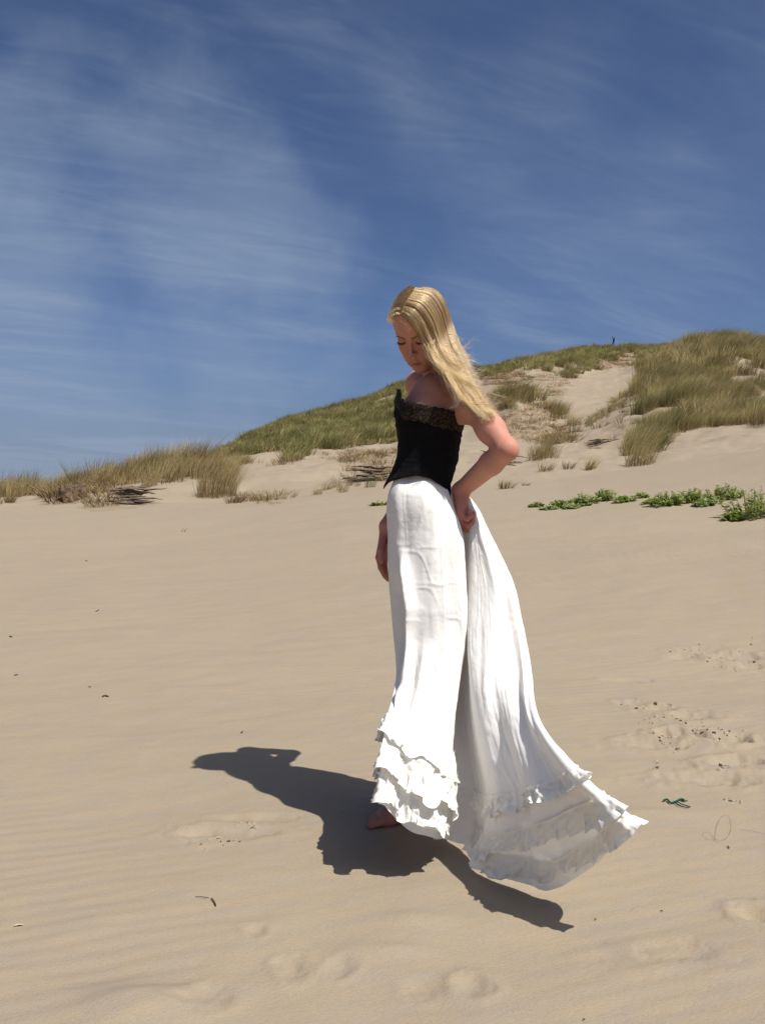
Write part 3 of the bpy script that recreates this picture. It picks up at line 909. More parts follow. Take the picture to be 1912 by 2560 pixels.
def bust_top(p):
    base = np.interp(((p + 2 * np.pi + np.pi) % (2 * np.pi)) - np.pi, [-np.pi, -2.1, -1.57, -1.2, -.6, 0, .8, 1.57, 2.3, np.pi], [1010, 995, 1006, 1010, 1016, 1028, 1041, 1050, 1045, 1010])
    return base - 30 * np.exp(-(wrapdist(p, -1.20) / .20) ** 4)
def bust_hem(p):
    q = ((p + np.pi) % (2 * np.pi)) - np.pi
    base = np.interp(q, [-np.pi, -2.2, -1.57, -1.25, -.8, -.2, .3, .8, 1.2, 1.5, 2.0, np.pi], [1190, 1200, 1208, 1206, 1199, 1189, 1197, 1217, 1230, 1236, 1218, 1190])
    return base + 14 * np.exp(-(wrapdist(p, PHI_L) / .34) ** 2) + 14 * np.exp(-(wrapdist(p, PHI_R - .05) / .2) ** 2)
def tuck_in(V):
    """the trunk stays a few millimetres inside the bustier"""
    px, py, d = proj(V)
    c = bust_ring(py, np.zeros(len(V))); c2 = bust_ring(py, np.full(len(V), math.pi / 2))
    cx = c[:, 0]; cy = c2[:, 1]
    a = np.arctan2(V[:, 0] - cx, -(V[:, 1] - cy))
    q = bust_ring(py, a)
    R = np.hypot(q[:, 0] - cx, q[:, 1] - cy); r = np.hypot(V[:, 0] - cx, V[:, 1] - cy)
    top, hem = bust_top(a), bust_hem(a)
    w = sstep(0, 14, py - top) * (1 - sstep(30, 60, py - hem))
    ok = (w > 0) & (r > R - .006) & (r < R + .028) & (np.linalg.norm(V - WR_N, axis=1) > .10)
    tgt = np.where(ok, r + (R - .006 - r) * w, r)
    V[:, 0] = np.where(ok, cx + (V[:, 0] - cx) * tgt / np.maximum(r, 1e-6), V[:, 0])
    V[:, 1] = np.where(ok, cy + (V[:, 1] - cy) * tgt / np.maximum(r, 1e-6), V[:, 1])
def build_body():
    f = Field((-0.10, 2.50, -0.01), (0.50, 3.26, 1.72), VOX)
    # ---- trunk
    chest = CHEST
    f.put(Ell(chest, (0.098, 0.078, 0.150), BODY_AX), .02)
    f.put(Ell(chest * .55 + MID * .45 + np.array([0, 0, .0]), (0.100, 0.070, 0.105), BODY_AX), .04)
    f.put(Ell(WAIST, (0.092, 0.068, 0.13), BODY_AX), .06)
    f.put(Ell(HIP, (0.130, 0.080, 0.140), BODY_AX), .06)
    neck = HC - 0.030 * HF - 0.085 * HU
    nb = MID + np.array([0, 0, 0.004]) - FB * 0.004 - LBH * .006
    # shoulders: collar line and the slope up to the neck
    f.put(Cone(MID + np.array([0, 0, -.025]), SH_N - LB * 0.012 + np.array([0, 0, -.012]), .050, .036), .04)
    f.put(Cone(MID + np.array([0, 0, -.025]), SH_F + LB * 0.012 + np.array([0, 0, -.012]), .050, .036), .04)
    f.put(Cone(nb, nb * .3 + SH_N * .7 + np.array([0, 0, .010]), .032, .020), .045)
    f.put(Cone(nb, nb * .3 + SH_F * .7 + np.array([0, 0, .010]), .032, .020), .045)
    for s in (1, -1):
        b = chest + FB * 0.050 + LBH * 0.048 * s + np.array([0, 0, 0.012])
        f.put(Ell(b, (0.050, 0.045, 0.062), BODY_AX), .03)
    # collar bones
    notch = MID + FB * 0.052 + np.array([0, 0, .0])
    for S in (SH_N, SH_F):
        f.put(Cone(notch + (S - MID) * .08, S * .9 + MID * .1 + FB * 0.022 + np.array([0, 0, .020]), .006, .007), .022)
    # ---- neck
    f.put(Cone(nb, neck, .046, .046), .035)
    f.put(Cone(notch, hd(38, -14, -62), .010, .014), .02)
    # ---- near arm (elbow out, hand drawn up to the hip)
    arm = [Ell(SH_N, (0.043, 0.041, 0.046), BODY_AX), Cone(SH_N, SH_N * .45 + EL_N * .55, .040, .0375), Cone(SH_N * .45 + EL_N * .55, EL_N, .0375, .032)]
    f.put(Union(arm, .03), .028)
    el_out = EL_N + nrm(EL_N - (SH_N + WR_N) / 2) * 0.006
    f.put(Cone(el_out, EL_N, .0225, .029), .02)
    fm = EL_N * .68 + WR_N * .32
    # forearm is kept from melting into the hip by a small blend
    f.put(Cone(EL_N, fm, .0325, .0355), .012)
    f.put(Cone(fm, WR_N, .0345, .0255), .012)
    # ---- far arm, hanging
    f.put(Ell(SH_F, (0.041, 0.039, 0.043), BODY_AX), .03)
    f.put(Cone(SH_F, EL_F, .040, .033), .02)
    fm2 = EL_F * .7 + WR_F * .3
    f.put(Cone(EL_F, fm2, .036, .038), .015)
    f.put(Cone(fm2, WR_F, .038, .025), .01)
    # ---- legs
    foot_f = np.array([0.155, 2.925, 0.0]); foot_n = np.array([0.28, 2.92, 0.0])
    for s, ft in ((-1, foot_f), (1, foot_n)):
        hj = HIP + LBH * 0.048 * s + np.array([0, 0, -.03])
        an = ft + np.array([-0.025, 0.0, 0.085])
        kn = hj * .48 + an * .52 + FB * 0.01
        f.put(Cone(hj, kn, .070, .042), .03)
        f.put(Cone(kn, kn * .55 + an * .45 - FB * .012, .046, .046), .03)
        f.put(Cone(kn * .55 + an * .45 - FB * .012, an, .043, .032), .03)
        fd = nrm([-0.21, -0.055, 0]); side = np.array([-fd[1], fd[0], 0])
        heel = ft + np.array([0, 0, .030])
        ball = ft + fd * 0.150 + np.array([0, 0, .022])
        f.put(Cone(heel, an, .030, .034), .02)
        f.put(Cone(an + fd * .03 + np.array([0, 0, -.022]), ball + np.array([0, 0, .002]), .034, .019), .03)
        f.put(Cone(ball + side * .026, ball - side * .026, .020, .021), .025)
        f.put(Cone(heel, ball + side * .024, .026, .018), .02)
        toes = []
        big = 1 if s < 0 else -1
        for t in range(5):
            lat = (2 - t) * 0.0168 * big
            r = (.0115, .0088, .0084, .0080, .0076)[t]; ln = (.058, .056, .050, .042, .034)[t]
            a = ball + side * lat * 1.0 + fd * .010; a[2] = .016
            b = ball + side * lat * 1.12 + fd * ln; b[2] = .0105
            toes.append(Union([Cone(a, (a + b) / 2 + np.array([0, 0, .004]), r, r), Cone((a + b) / 2 + np.array([0, 0, .004]), b, r, r * .9)], .004))
        f.put(Union(toes, .0), .006)
    # ---- head
    f.put(hell((0, -10, 30), (73, 93, 84)), .03)
    f.put(hell((0, 24, -36), (55, 60, 76)), .03)
    f.put(hell((0, 34, 44), (60, 53, 52)), .03)
    for s in (1, -1):
        f.put(hcone((50 * s, 0, -58), (15 * s, 66, -102), 14, 12), .018)
        f.put(hell((36 * s, 62, -32), (20, 18, 20)), .022)
        f.put(hcone((9 * s, 82, 15), (40 * s, 69, 13), 8, 7), .016)
        f.put(hell((72 * s, -6, -14), (7, 17, 29)), .006)
    f.put(hell((0, 75, -103), (14, 13, 13)), .018)
    for s in (1, -1):
        f.put(hell((27 * s, 66, -60), (17, 17, 20)), .022)
    f.put(hcone((-18, 74, -76), (18, 74, -76), 15, 15), .02)
    for s in (1, -1):
        f.put(hell((31 * s, 95, -1), (15, 13, 12)), .012, True)
        f.put(hell((31 * s, 75.5, -2), (13.5, 13, 12.5)), .004)
        # lowered upper lid, slightly proud of the lower one
        f.put(hell((31 * s, 77.5, 0), (14, 12.5, 11)), .003)
    f.put(hcone((0, 85, 6), (0, 104, -36), 5, 6), .010)
    f.put(hell((0, 104, -38), (7.2, 7.2, 6.8)), .006)
    for s in (1, -1):
        f.put(hell((9.5 * s, 94, -42), (5.4, 7, 5.2)), .005)
        f.put(hell((5.5 * s, 98, -47.5), (2.6, 3.6, 2.6)), .003, True)
    f.put(hcone((0, 90, -50), (0, 92, -64), 5, 5), .008)
    up = [hcone((-22, 83, -75), (-5, 95, -70.5), 3.2, 4.6), hcone((-5, 95, -70.5), (5, 95, -70.5), 4.6, 4.6), hcone((5, 95, -70.5), (22, 83, -75), 4.6, 3.2)]
    lo = [hcone((-20, 83, -77), (-6, 92.5, -80), 3.2, 5.6), hcone((-6, 92.5, -80), (6, 92.5, -80), 5.6, 5.6), hcone((6, 92.5, -80), (20, 83, -77), 5.6, 3.2)]
    f.put(Union(up, .003), .005)
    f.put(Union(lo, .003), .0035)
    f.put(hcone((-20, 88, -75.6), (20, 88, -75.6), 1.6, 1.6), .002, True)
    f.put(hcone((-12, 95, -92), (12, 95, -92), 6, 6), .012, True)
    # ---- near hand: palm back against the hip, fingers curled round the cloth
    kn = [P(1146, 1288, 2.805), P(1148, 1300, 2.823), P(1150, 1307, 2.843), P(1153, 1309, 2.863)]      # little finger first
    md = [P(1167, 1299, 2.797), P(1168, 1316, 2.815), P(1166, 1326, 2.837), P(1166, 1326, 2.861)]
    dm = [P(1178, 1290, 2.799), P(1181, 1305, 2.815), P(1178, 1318, 2.837), P(1177, 1318, 2.861)]
    tp = [P(1173, 1277, 2.805), P(1184, 1283, 2.817), P(1180, 1300, 2.839), P(1178, 1302, 2.861)]
    rr = [(.0088, .0078, .0072), (.0096, .0086, .0076), (.0100, .0088, .0078), (.0098, .0086, .0076)]
    palm = [Cone(WR_N, k + np.array([.004, 0, 0]), .0225, .0135) for k in kn]
    f.put(Union(palm, .010), .010)
    f.put(Cone(WR_N * .6 + kn[0] * .4 + np.array([.006, 0, 0]), kn[0] * .6 + WR_N * .4 + np.array([.008, 0, 0]), .014, .012), .010)
    fing = [Union([Cone(kn[i], md[i], rr[i][0] + .001, rr[i][1]), Cone(md[i], dm[i], rr[i][1], rr[i][2]), Cone(dm[i], tp[i], rr[i][2], rr[i][2] * .85)], .003) for i in range(4)]
    f.put(Union(fing, 0.0), .004)
    # thumb on the far side of the palm, closing on the cloth
    t0 = WR_N * .7 + kn[3] * .3 + np.array([.012, .012, 0]); t1 = P(1174, 1272, 2.887); t2 = P(1184, 1290, 2.877); t3 = P(1187, 1304, 2.867)
    f.put(Union([Cone(t0, t1, .0135, .0105), Cone(t1, t2, .0105, .0092), Cone(t2, t3, .0092, .0078)], .003), .007)
    # ---- far hand, hanging relaxed beside the skirt
    k2 = [P(946 + 5 * i, 1394 + 2 * i, 2.975 + .018 * i) for i in range(4)]
    m2 = [P(951 + 4 * i, 1420 + 3 * i, 2.968 + .017 * i) for i in range(4)]
    e2 = [P(961 + 3 * i, 1441 + 3 * i, 2.972 + .015 * i) for i in range(4)]
    f.put(Union([Cone(WR_F, k, .018, .0105) for k in k2], .010), .010)
    f.put(Union([Union([Cone(k2[i], m2[i], .0092, .0084), Cone(m2[i], e2[i], .0084, .0068)], .003) for i in range(4)], 0.0), .004)
    th = [WR_F * .75 + k2[0] * .25, P(951, 1376, 2.955), P(953, 1404, 2.945)]
    f.put(Union([Cone(th[0], th[1], .0135, .0105), Cone(th[1], th[2], .0102, .0080)], .003), .007)
    return surface_net(f)
bodyV, bodyF = build_body()
tuck_in(bodyV)

def skin_material():
    m, nt, N, L = new_mat('skin')
    o = N('ShaderNodeOutputMaterial'); b = N('ShaderNodeBsdfPrincipled')
    at = N('ShaderNodeAttribute'); at.attribute_name = 'tone'
    geo = N('ShaderNodeNewGeometry')
    n = N('ShaderNodeTexNoise'); n.inputs['Scale'].default_value = 45; n.inputs['Detail'].default_value = 6
    L(geo.outputs['Position'], n.inputs['Vector'])
    mr = N('ShaderNodeMapRange'); mr.inputs['To Min'].default_value = .93; mr.inputs['To Max'].default_value = 1.07
    L(n.outputs['Fac'], mr.inputs['Value'])
    vm = N('ShaderNodeVectorMath'); vm.operation = 'SCALE'
    L(at.outputs['Color'], vm.inputs[0]); L(mr.outputs[0], vm.inputs['Scale'])
    L(vm.outputs[0], b.inputs['Base Color'])
    b.inputs['Roughness'].default_value = .56; b.inputs['Specular IOR Level'].default_value = .22
    b.inputs['Subsurface Weight'].default_value = .25
    b.inputs['Subsurface Radius'].default_value = (.010, .0035, .002); b.inputs['Subsurface Scale'].default_value = 1.0
    n2 = N('ShaderNodeTexNoise'); n2.inputs['Scale'].default_value = 420; n2.inputs['Detail'].default_value = 3
    L(geo.outputs['Position'], n2.inputs['Vector'])
    bp = N('ShaderNodeBump'); bp.inputs['Distance'].default_value = .0005; bp.inputs['Strength'].default_value = .5
    L(n2.outputs['Fac'], bp.inputs['Height']); L(bp.outputs[0], b.inputs['Normal'])
    L(b.outputs[0], o.inputs['Surface'])
    return m
MAT_SKIN = skin_material()
person = mesh_obj('person', bodyV, bodyF, MAT_SKIN)
# soften the grid steps
_sm = person.modifiers.new('soften', 'SMOOTH'); _sm.factor = 0.5; _sm.iterations = 2
tag(person, 'young blonde woman in black bustier and long white skirt looking down at the sand', 'person')
def paint_body():
    V = bodyV
    q = (V - HC) @ HEAD.T * 1000
    a, f, u = q[:, 0], q[:, 1], q[:, 2]
    c = np.tile(np.array([.475, .225, .158]), (len(V), 1))
    def blend(col, w):
        nonlocal c
        w = np.clip(w, 0, 1)[:, None]; c = c * (1 - w) + np.array(col) * w
    g = lambda x, y, z, r: np.exp(-(((a - x) / r[0]) ** 2 + ((f - y) / r[1]) ** 2 + ((u - z) / r[2]) ** 2))
    head = (np.abs(a) < 110) & (u > -125) & (f > -120) & (f < 130) & (u < 140)
    for s in (1, -1):
        blend((.45, .165, .125), .45 * g(42 * s, 75, -36, (20, 30, 18)) * head)
        blend((.27, .13, .10), .5 * g(31 * s, 86, 2, (13, 12, 7)) * head)
    blend((.45, .165, .125), .5 * g(0, 108, -40, (10, 12, 10)) * head)
    lip = np.exp(-((u + 75.5 + .012 * a * a * 0) / 7.0) ** 4) * (np.abs(a) < 24) * (f > 80) * (1 - np.abs(a / 26) ** 3)
    blend((.36, .085, .075), .9 * lip * head)
    hair_line = 62 + 18 * (1 - (a / 70) ** 2)
    scalp = head & ((u > hair_line) | ((f < 40 - 0.1 * np.abs(a)) & (u > -62) & (np.abs(a) > 50)) | ((f < -20) & (u > -70)))
    part = .12 * np.exp(-((a + 3) / 3.5) ** 2) * (f > 0)
    blend((.31, .215, .105), scalp * .95 * (1 - .6 * part))
    # sunned shoulders, red hands and foot
    x, y, z = V.T
    dh = np.minimum(np.linalg.norm(V - P(1160, 1292, 2.825), axis=1), np.linalg.norm(V - P(955, 1395, 2.97), axis=1))
    blend((.42, .155, .115), .6 * sstep(.13, .03, dh))
    blend((.46, .19, .14), .4 * sstep(.09, .02, np.linalg.norm(V - EL_N, axis=1)))
    blend((.37, .14, .11), .6 * sstep(.16, .06, z))
    at = person.data.attributes.new('tone', 'FLOAT_COLOR', 'POINT')
    at.data.foreach_set('color', np.concatenate([c, np.ones((len(c), 1))], 1).astype(np.float32).ravel())
paint_body()
BVH = BVHTree.FromPolygons([tuple(v) for v in bodyV], [tuple(int(i) for i in f) for f in bodyF])
def on_face(a, u, lift=0.6):
    """a point on the face at head coordinates (a, u), lifted in mm"""
    o = Vector(hd(a, 160, u)); h = BVH.ray_cast(o, Vector(-HF))
    if h[0] is None: return hd(a, 85, u)
    return np.array(h[0]) + HF * lift * .001
def face_marks():
    dark = principled('lash', (.018, .012, .010), .6)
    brow = principled('brow', (.17, .095, .05), .8)
    for s in (1, -1):
        br, la = MB(), MB()
        t = np.linspace(0, 1, 10)
        pts = np.array([on_face(s * (10 + 36 * k), 10 + 5.5 * math.sin(k * 2.2) - 2.5 * k, .3) for k in t])
        br.tube(pts, .0019 * (1 - .75 * t ** 1.5) * (0.55 + .45 * np.sin(np.clip(t * 6, 0, 1.57))), 6)
        for i in range(60):
            k = random.random(); b = on_face(s * (10 + 36 * k), 9.5 + 5.5 * math.sin(k * 2.2) - 2.5 * k + random.uniform(-2.0, 2.0) * (1 - .6 * k), .4)
            e = b + .001 * (HA * s * random.uniform(3, 6) + HU * random.uniform(-.5, 2.2) + HF * 1.0)
            br.tube([b, (b + e) / 2 + HF * .0004, e], [.0003, .00025, .0001], 3)
        # lash line along the lowered lid and lashes pointing down and out
        t = np.linspace(0, 1, 14)
        line = np.array([on_face(s * (19 + 25 * k), -5.2 - 3.4 * math.sin(k * math.pi) + 2.2 * k, .5) for k in t])
        la.tube(line, .0009 * (.5 + .6 * np.sin(t * np.pi)), 5)
        for i in range(34):
            k = (i + .5) / 34
            b = catmull(line, np.array([k * 13]))[0]
            o = HF * (5.5 + 1.5 * math.sin(k * 3.1)) - HU * (3.6 + random.uniform(-.5, .8)) + HA * s * (k - .35) * 7
            e = b + .001 * o
            la.tube([b, (b + e) / 2 - HU * .0007, e], [.00042, .00036, .00012], 3)
        br.build('eyebrow', brow, person); la.build('eyelashes', dark, person)
face_marks()

# ------------------------------------------------------------------ bustier
def cloth_black():
    m, nt, N, L = new_mat('black_jersey')
    o = N('ShaderNodeOutputMaterial'); b = N('ShaderNodeBsdfPrincipled')
    b.inputs['Base Color'].default_value = (.006, .0056, .0064, 1); b.inputs['Roughness'].default_value = .95
    b.inputs['Specular IOR Level'].default_value = .08; b.inputs['Sheen Weight'].default_value = .02
    geo = N('ShaderNodeNewGeometry')
    n = N('ShaderNodeTexNoise'); n.inputs['Scale'].default_value = 60; n.inputs['Detail'].default_value = 5
    L(geo.outputs['Position'], n.inputs['Vector'])
    bp = N('ShaderNodeBump'); bp.inputs['Distance'].default_value = .002; bp.inputs['Strength'].default_value = .6
    L(n.outputs['Fac'], bp.inputs['Height']); L(bp.outputs[0], b.inputs['Normal'])
    L(b.outputs[0], o.inputs['Surface'])
    return m
def lace_material():
    m, nt, N, L = new_mat('brown_black_lace')
    o = N('ShaderNodeOutputMaterial'); b = N('ShaderNodeBsdfPrincipled')
    b.inputs['Roughness'].default_value = .8; b.inputs['Specular IOR Level'].default_value = .2
    geo = N('ShaderNodeNewGeometry')
    v = N('ShaderNodeTexVoronoi'); v.feature = 'DISTANCE_TO_EDGE'; v.inputs['Scale'].default_value = 95
    n = N('ShaderNodeTexNoise'); n.inputs['Scale'].default_value = 55; n.inputs['Detail'].default_value = 6; n.inputs['Roughness'].default_value = .7
    n.inputs['Distortion'].default_value = 1.5
    L(geo.outputs['Position'], n.inputs['Vector'])
    mxv = N('ShaderNodeMix'); mxv.data_type = 'VECTOR'; mxv.inputs['Factor'].default_value = .02
    L(geo.outputs['Position'], mxv.inputs['A']); L(n.outputs['Color'], mxv.inputs['B']); L(mxv.outputs['Result'], v.inputs['Vector'])
    r1 = N('ShaderNodeMapRange'); r1.inputs['From Min'].default_value = .05; r1.inputs['From Max'].default_value = .16
    L(v.outputs['Distance'], r1.inputs['Value'])
    r2 = N('ShaderNodeMapRange'); r2.inputs['From Min'].default_value = .42; r2.inputs['From Max'].default_value = .56
    L(n.outputs['Fac'], r2.inputs['Value'])
    mm = N('ShaderNodeMath'); mm.operation = 'MULTIPLY'; L(r1.outputs[0], mm.inputs[0]); L(r2.outputs[0], mm.inputs[1])
    mx = N('ShaderNodeMix'); mx.data_type = 'RGBA'
    mx.inputs['A'].default_value = (.008, .006, .005, 1); mx.inputs['B'].default_value = (.082, .048, .026, 1)
    L(mm.outputs[0], mx.inputs['Factor']); L(mx.outputs['Result'], b.inputs['Base Color'])
    bp = N('ShaderNodeBump'); bp.inputs['Distance'].default_value = .002; bp.invert = True
    L(mm.outputs[0], bp.inputs['Height']); L(bp.outputs[0], b.inputs['Normal'])
    L(b.outputs[0], o.inputs['Surface'])
    return m
def shell(name, mat, parent, top, hem, grow, nv, nphi=220, wob=0.0015, seed=1, thick=.0025):
    ph = np.linspace(-np.pi, np.pi, nphi, endpoint=False)
    t = np.linspace(0, 1, nv)
    PH, T = np.meshgrid(ph, t, indexing='ij')
    PY = top(PH) * (1 - T) + hem(PH) * T
    pts = bust_ring(PY, PH, grow)
    w = wob * fbm(pts[..., 0] / .05, pts[..., 1] / .05, pts[..., 2] / .02, 3, seed)
    rad = np.stack([np.sin(PH), -np.cos(PH), 0 * PH], -1)
    if wob < .002:        # jersey drags sideways over the boning
        w = w + .0016 * fbm(PH * 1.2, PY / 14.0, seed, 3, seed + 9) * np.sin(np.pi * T)
        for sm_ in (-1.15, -.55, .05, .65, 1.2):
            w = w + .0016 * np.exp(-(wrapdist(PH, sm_) / .022) ** 2)
    pts = pts + rad * w[..., None]
    o = mesh_obj(name, pts.reshape(-1, 3), grid_faces(nphi, nv, 0, True), mat, parent)
    md = o.modifiers.new('thickness', 'SOLIDIFY'); md.thickness = thick; md.offset = -1
    return o
bustier = shell('bustier', cloth_black(), person, bust_top, bust_hem, 0.0, 60)
def lace_hem(p): return bust_top(p) + 40 + 1.2 * np.sin(p * 21) + 2 * np.sin(p * 5)
def lace_top(p): return bust_top(p) - 3 - 2.5 * np.abs(np.sin(p * 16)) 
lace = shell('lace_trim', lace_material(), bustier, lace_top, lace_hem, 0.0035, 16, 400, .0022, 5, .0015)
lace['label'] = 'brown and black lace band along the top of the bustier'
# ------------------------------------------------------------------ the white skirt
def linen_material(name, col, transl=.22):
    m, nt, N, L = new_mat(name)
    o = N('ShaderNodeOutputMaterial')
    d = N('ShaderNodeBsdfPrincipled'); d.inputs['Roughness'].default_value = .72; d.inputs['Specular IOR Level'].default_value = .14
    d.inputs['Sheen Weight'].default_value = .08
    t = N('ShaderNodeBsdfTranslucent')
    geo = N('ShaderNodeNewGeometry')
    n = N('ShaderNodeTexNoise'); n.inputs['Scale'].default_value = 9; n.inputs['Detail'].default_value = 5
    L(geo.outputs['Position'], n.inputs['Vector'])
    mx = N('ShaderNodeMix'); mx.data_type = 'RGBA'
    mx.inputs['A'].default_value = (*col, 1); mx.inputs['B'].default_value = (col[0] * .96, col[1] * .945, col[2] * .90, 1)
    L(n.outputs['Fac'], mx.inputs['Factor'])
    L(mx.outputs['Result'], d.inputs['Base Color']); L(mx.outputs['Result'], t.inputs['Color'])
    n1 = N('ShaderNodeTexNoise'); n1.inputs['Scale'].default_value = 34; n1.inputs['Detail'].default_value = 6; n1.inputs['Roughness'].default_value = .62; n1.inputs['Distortion'].default_value = .6
    n2 = N('ShaderNodeTexNoise'); n2.inputs['Scale'].default_value = 480; n2.inputs['Detail'].default_value = 2
    L(geo.outputs['Position'], n1.inputs['Vector']); L(geo.outputs['Position'], n2.inputs['Vector'])
    ad = N('ShaderNodeMath'); ad.operation = 'MULTIPLY_ADD'; ad.inputs[1].default_value = .05
    L(n2.outputs['Fac'], ad.inputs[0]); L(n1.outputs['Fac'], ad.inputs[2])
    bp = N('ShaderNodeBump'); bp.inputs['Distance'].default_value = .004; bp.inputs['Strength'].default_value = .30
    L(ad.outputs[0], bp.inputs['Height']); L(bp.outputs[0], d.inputs['Normal'])
    ms = N('ShaderNodeMixShader'); ms.inputs[0].default_value = transl
    L(d.outputs[0], ms.inputs[1]); L(t.outputs[0], ms.inputs[2]); L(ms.outputs[0], o.inputs['Surface'])
    return m
MAT_LINEN = linen_material('white_linen', (.86, .853, .832), .13)
MAT_RUFFLE = linen_material('cream_cotton', (.90, .89, .85), .20)
# Where the cloth hangs: strips from waist (first) to hem (last), going round from the front opening
# past the left of the picture, behind the legs, out to the blown train and back to the opening.
ROWS = 10
lx = [1002, 970, 969, 969, 976, 984, 986, 966, 955, 948]
ly = [1166, 1240, 1330, 1430, 1523, 1610, 1700, 1791, 1866, 2008]
ld = [2.88, 2.88, 2.88, 2.88, 2.88, 2.86, 2.78, 2.645, 2.56, 2.50]
rx = [1100, 1126, 1153, 1160, 1163, 1159, 1144, 1132, 1137, 1097]
ry = [1176, 1245, 1330, 1430, 1523, 1610, 1735, 1890, 1960, 2098]
rd = [2.89, 2.83, 2.785, 2.78, 2.775, 2.775, 2.74, 2.665, 2.625, 2.575]
nd = [2.838, 2.765, 2.748, 2.74, 2.735, 2.73, 2.68, 2.585, 2.525, 2.485]
L_, R_ = np.array([lx, ly, ld], float).T, np.array([rx, ry, rd], float).T
nd = np.array(nd)
def between(s, dep):
    q = L_ * (1 - s) + R_ * s; q[:, 2] = dep
    return q
F0 = R_.copy(); F0[:, 0] -= 14; F0[:, 2] += .055
F05 = R_.copy(); F05[:, 0] -= 1.5; F05[:, 2] += .022
F1 = R_.copy(); F1[:, 0] -= 1; F1[:, 2] -= .010
hemL = np.array([0, 0, 0, 0, 0, 0, 0, 0, 0, 1.])
F2 = between(.80, nd + .012); F3 = between(.55, nd - .004); F4 = between(.28, nd + .022); F45 = between(.10, nd * .62 + L_[:, 2] * .38)
F2[-1, 1] += 10; F3[-1, 1] += 22; F4[-1, 1] += 14
F5 = L_.copy()
C = lambda rows: np.array(rows, float)
B0 = C([(1010, 1192, 2.98), (1000, 1245, 3.0), (999, 1335, 3.01), (1000, 1430, 3.02), (1003, 1523, 3.02), (1006, 1610, 3.02), (1006, 1700, 3.02), (996, 1790, 3.0), (985, 1866, 2.98), (975, 2000, 2.96)])
B1 = C([(1075, 1200, 3.01), (1078, 1250, 3.05), (1076, 1335, 3.07), (1076, 1430, 3.08), (1077, 1523, 3.08), (1078, 1610, 3.08), (1078, 1700, 3.07), (1078, 1800, 3.05), (1080, 1880, 3.04), (1085, 2012, 3.02)])
B2 = C([(1122, 1212, 2.93), (1132, 1255, 2.97), (1146, 1338, 3.02), (1160, 1440, 3.03), (1168, 1535, 3.03), (1174, 1625, 3.03), (1182, 1730, 3.01), (1198, 1840, 2.97), (1212, 1920, 2.93), (1225, 2050, 2.90)])
B3 = C([(1140, 1232, 2.83), (1152, 1268, 2.86), (1176, 1340, 2.90), (1198, 1446, 2.92), (1212, 1545, 2.92), (1222, 1640, 2.92), (1236, 1770, 2.91), (1250, 1900, 2.88), (1262, 1990, 2.84), (1270, 2085, 2.78)])
RR = C([(1166, 1237, 2.765), (1194, 1272, 2.775), (1224, 1331, 2.80), (1281, 1449, 2.815), (1306, 1550, 2.80), (1326, 1652, 2.700), (1350, 1797, 2.470), (1449, 1922, 2.235), (1519, 1990, 2.175), (1582, 2048, 2.140)])
K4 = C([(1166, 1236, 2.755), (1192, 1268, 2.755), (1222, 1332, 2.772), (1276, 1449, 2.782), (1302, 1552, 2.765), (1322, 1656, 2.655), (1343, 1798, 2.415), (1434, 1930, 2.195), (1500, 1996, 2.145), (1562, 2064, 2.125)])
K3 = C([(1165, 1236, 2.75), (1186, 1264, 2.745), (1214, 1332, 2.755), (1258, 1450, 2.758), (1284, 1555, 2.742), (1302, 1662, 2.655), (1326, 1802, 2.435), (1408, 1944, 2.235), (1466, 2012, 2.190), (1500, 2150, 2.250)])
K2 = C([(1163, 1237, 2.745), (1178, 1260, 2.740), (1202, 1333, 2.748), (1236, 1446, 2.748), (1254, 1550, 2.735), (1266, 1656, 2.665), (1292, 1806, 2.485), (1350, 1972, 2.305), (1388, 2044, 2.275), (1400, 2212, 2.380)])
K1 = C([(1161, 1239, 2.745), (1171, 1260, 2.740), (1187, 1334, 2.752), (1204, 1443, 2.755), (1208, 1545, 2.742), (1214, 1650, 2.690), (1238, 1806, 2.560), (1288, 1988, 2.405), (1305, 2078, 2.375), (1300, 2216, 2.440)])
K05 = C([(1160, 1241, 2.75), (1166, 1262, 2.745), (1175, 1334, 2.765), (1180, 1440, 2.772), (1177, 1540, 2.762), (1178, 1642, 2.715), (1198, 1800, 2.610), (1243, 1994, 2.500), (1248, 2090, 2.475), (1238, 2182, 2.505)])
K0 = C([(1160, 1243, 2.765), (1163, 1264, 2.765), (1171, 1336, 2.79), (1173, 1440, 2.80), (1169, 1540, 2.79), (1170, 1640, 2.750), (1186, 1797, 2.665), (1222, 1998, 2.575), (1215, 2092, 2.550), (1203, 2146, 2.560)])
KM = C([(1157, 1245, 2.80), (1160, 1268, 2.81), (1167, 1340, 2.83), (1170, 1440, 2.84), (1168, 1540, 2.84), (1166, 1640, 2.83), (1174, 1790, 2.770), (1198, 1985, 2.675), (1196, 2070, 2.650), (1180, 2116, 2.630)])
V0 = C([(1148, 1243, 2.85), (1150, 1268, 2.86), (1160, 1340, 2.87), (1166, 1440, 2.88), (1165, 1540, 2.88), (1160, 1640, 2.87), (1160, 1790, 2.84), (1176, 1950, 2.730), (1172, 2040, 2.700), (1145, 2108, 2.670)])
V1 = C([(1126, 1230, 2.87), (1135, 1262, 2.87), (1154, 1338, 2.87), (1160, 1438, 2.875), (1160, 1535, 2.875), (1152, 1632, 2.87), (1142, 1775, 2.83), (1140, 1930, 2.75), (1140, 2020, 2.71), (1112, 2098, 2.655)])
COLS = np.stack([RR, K4, K3, K2, K1, K05, K0, KM, V0, V1, F0, F05, F1, F2, F3, F4, F45, F5, B0, B1, B2, B3])
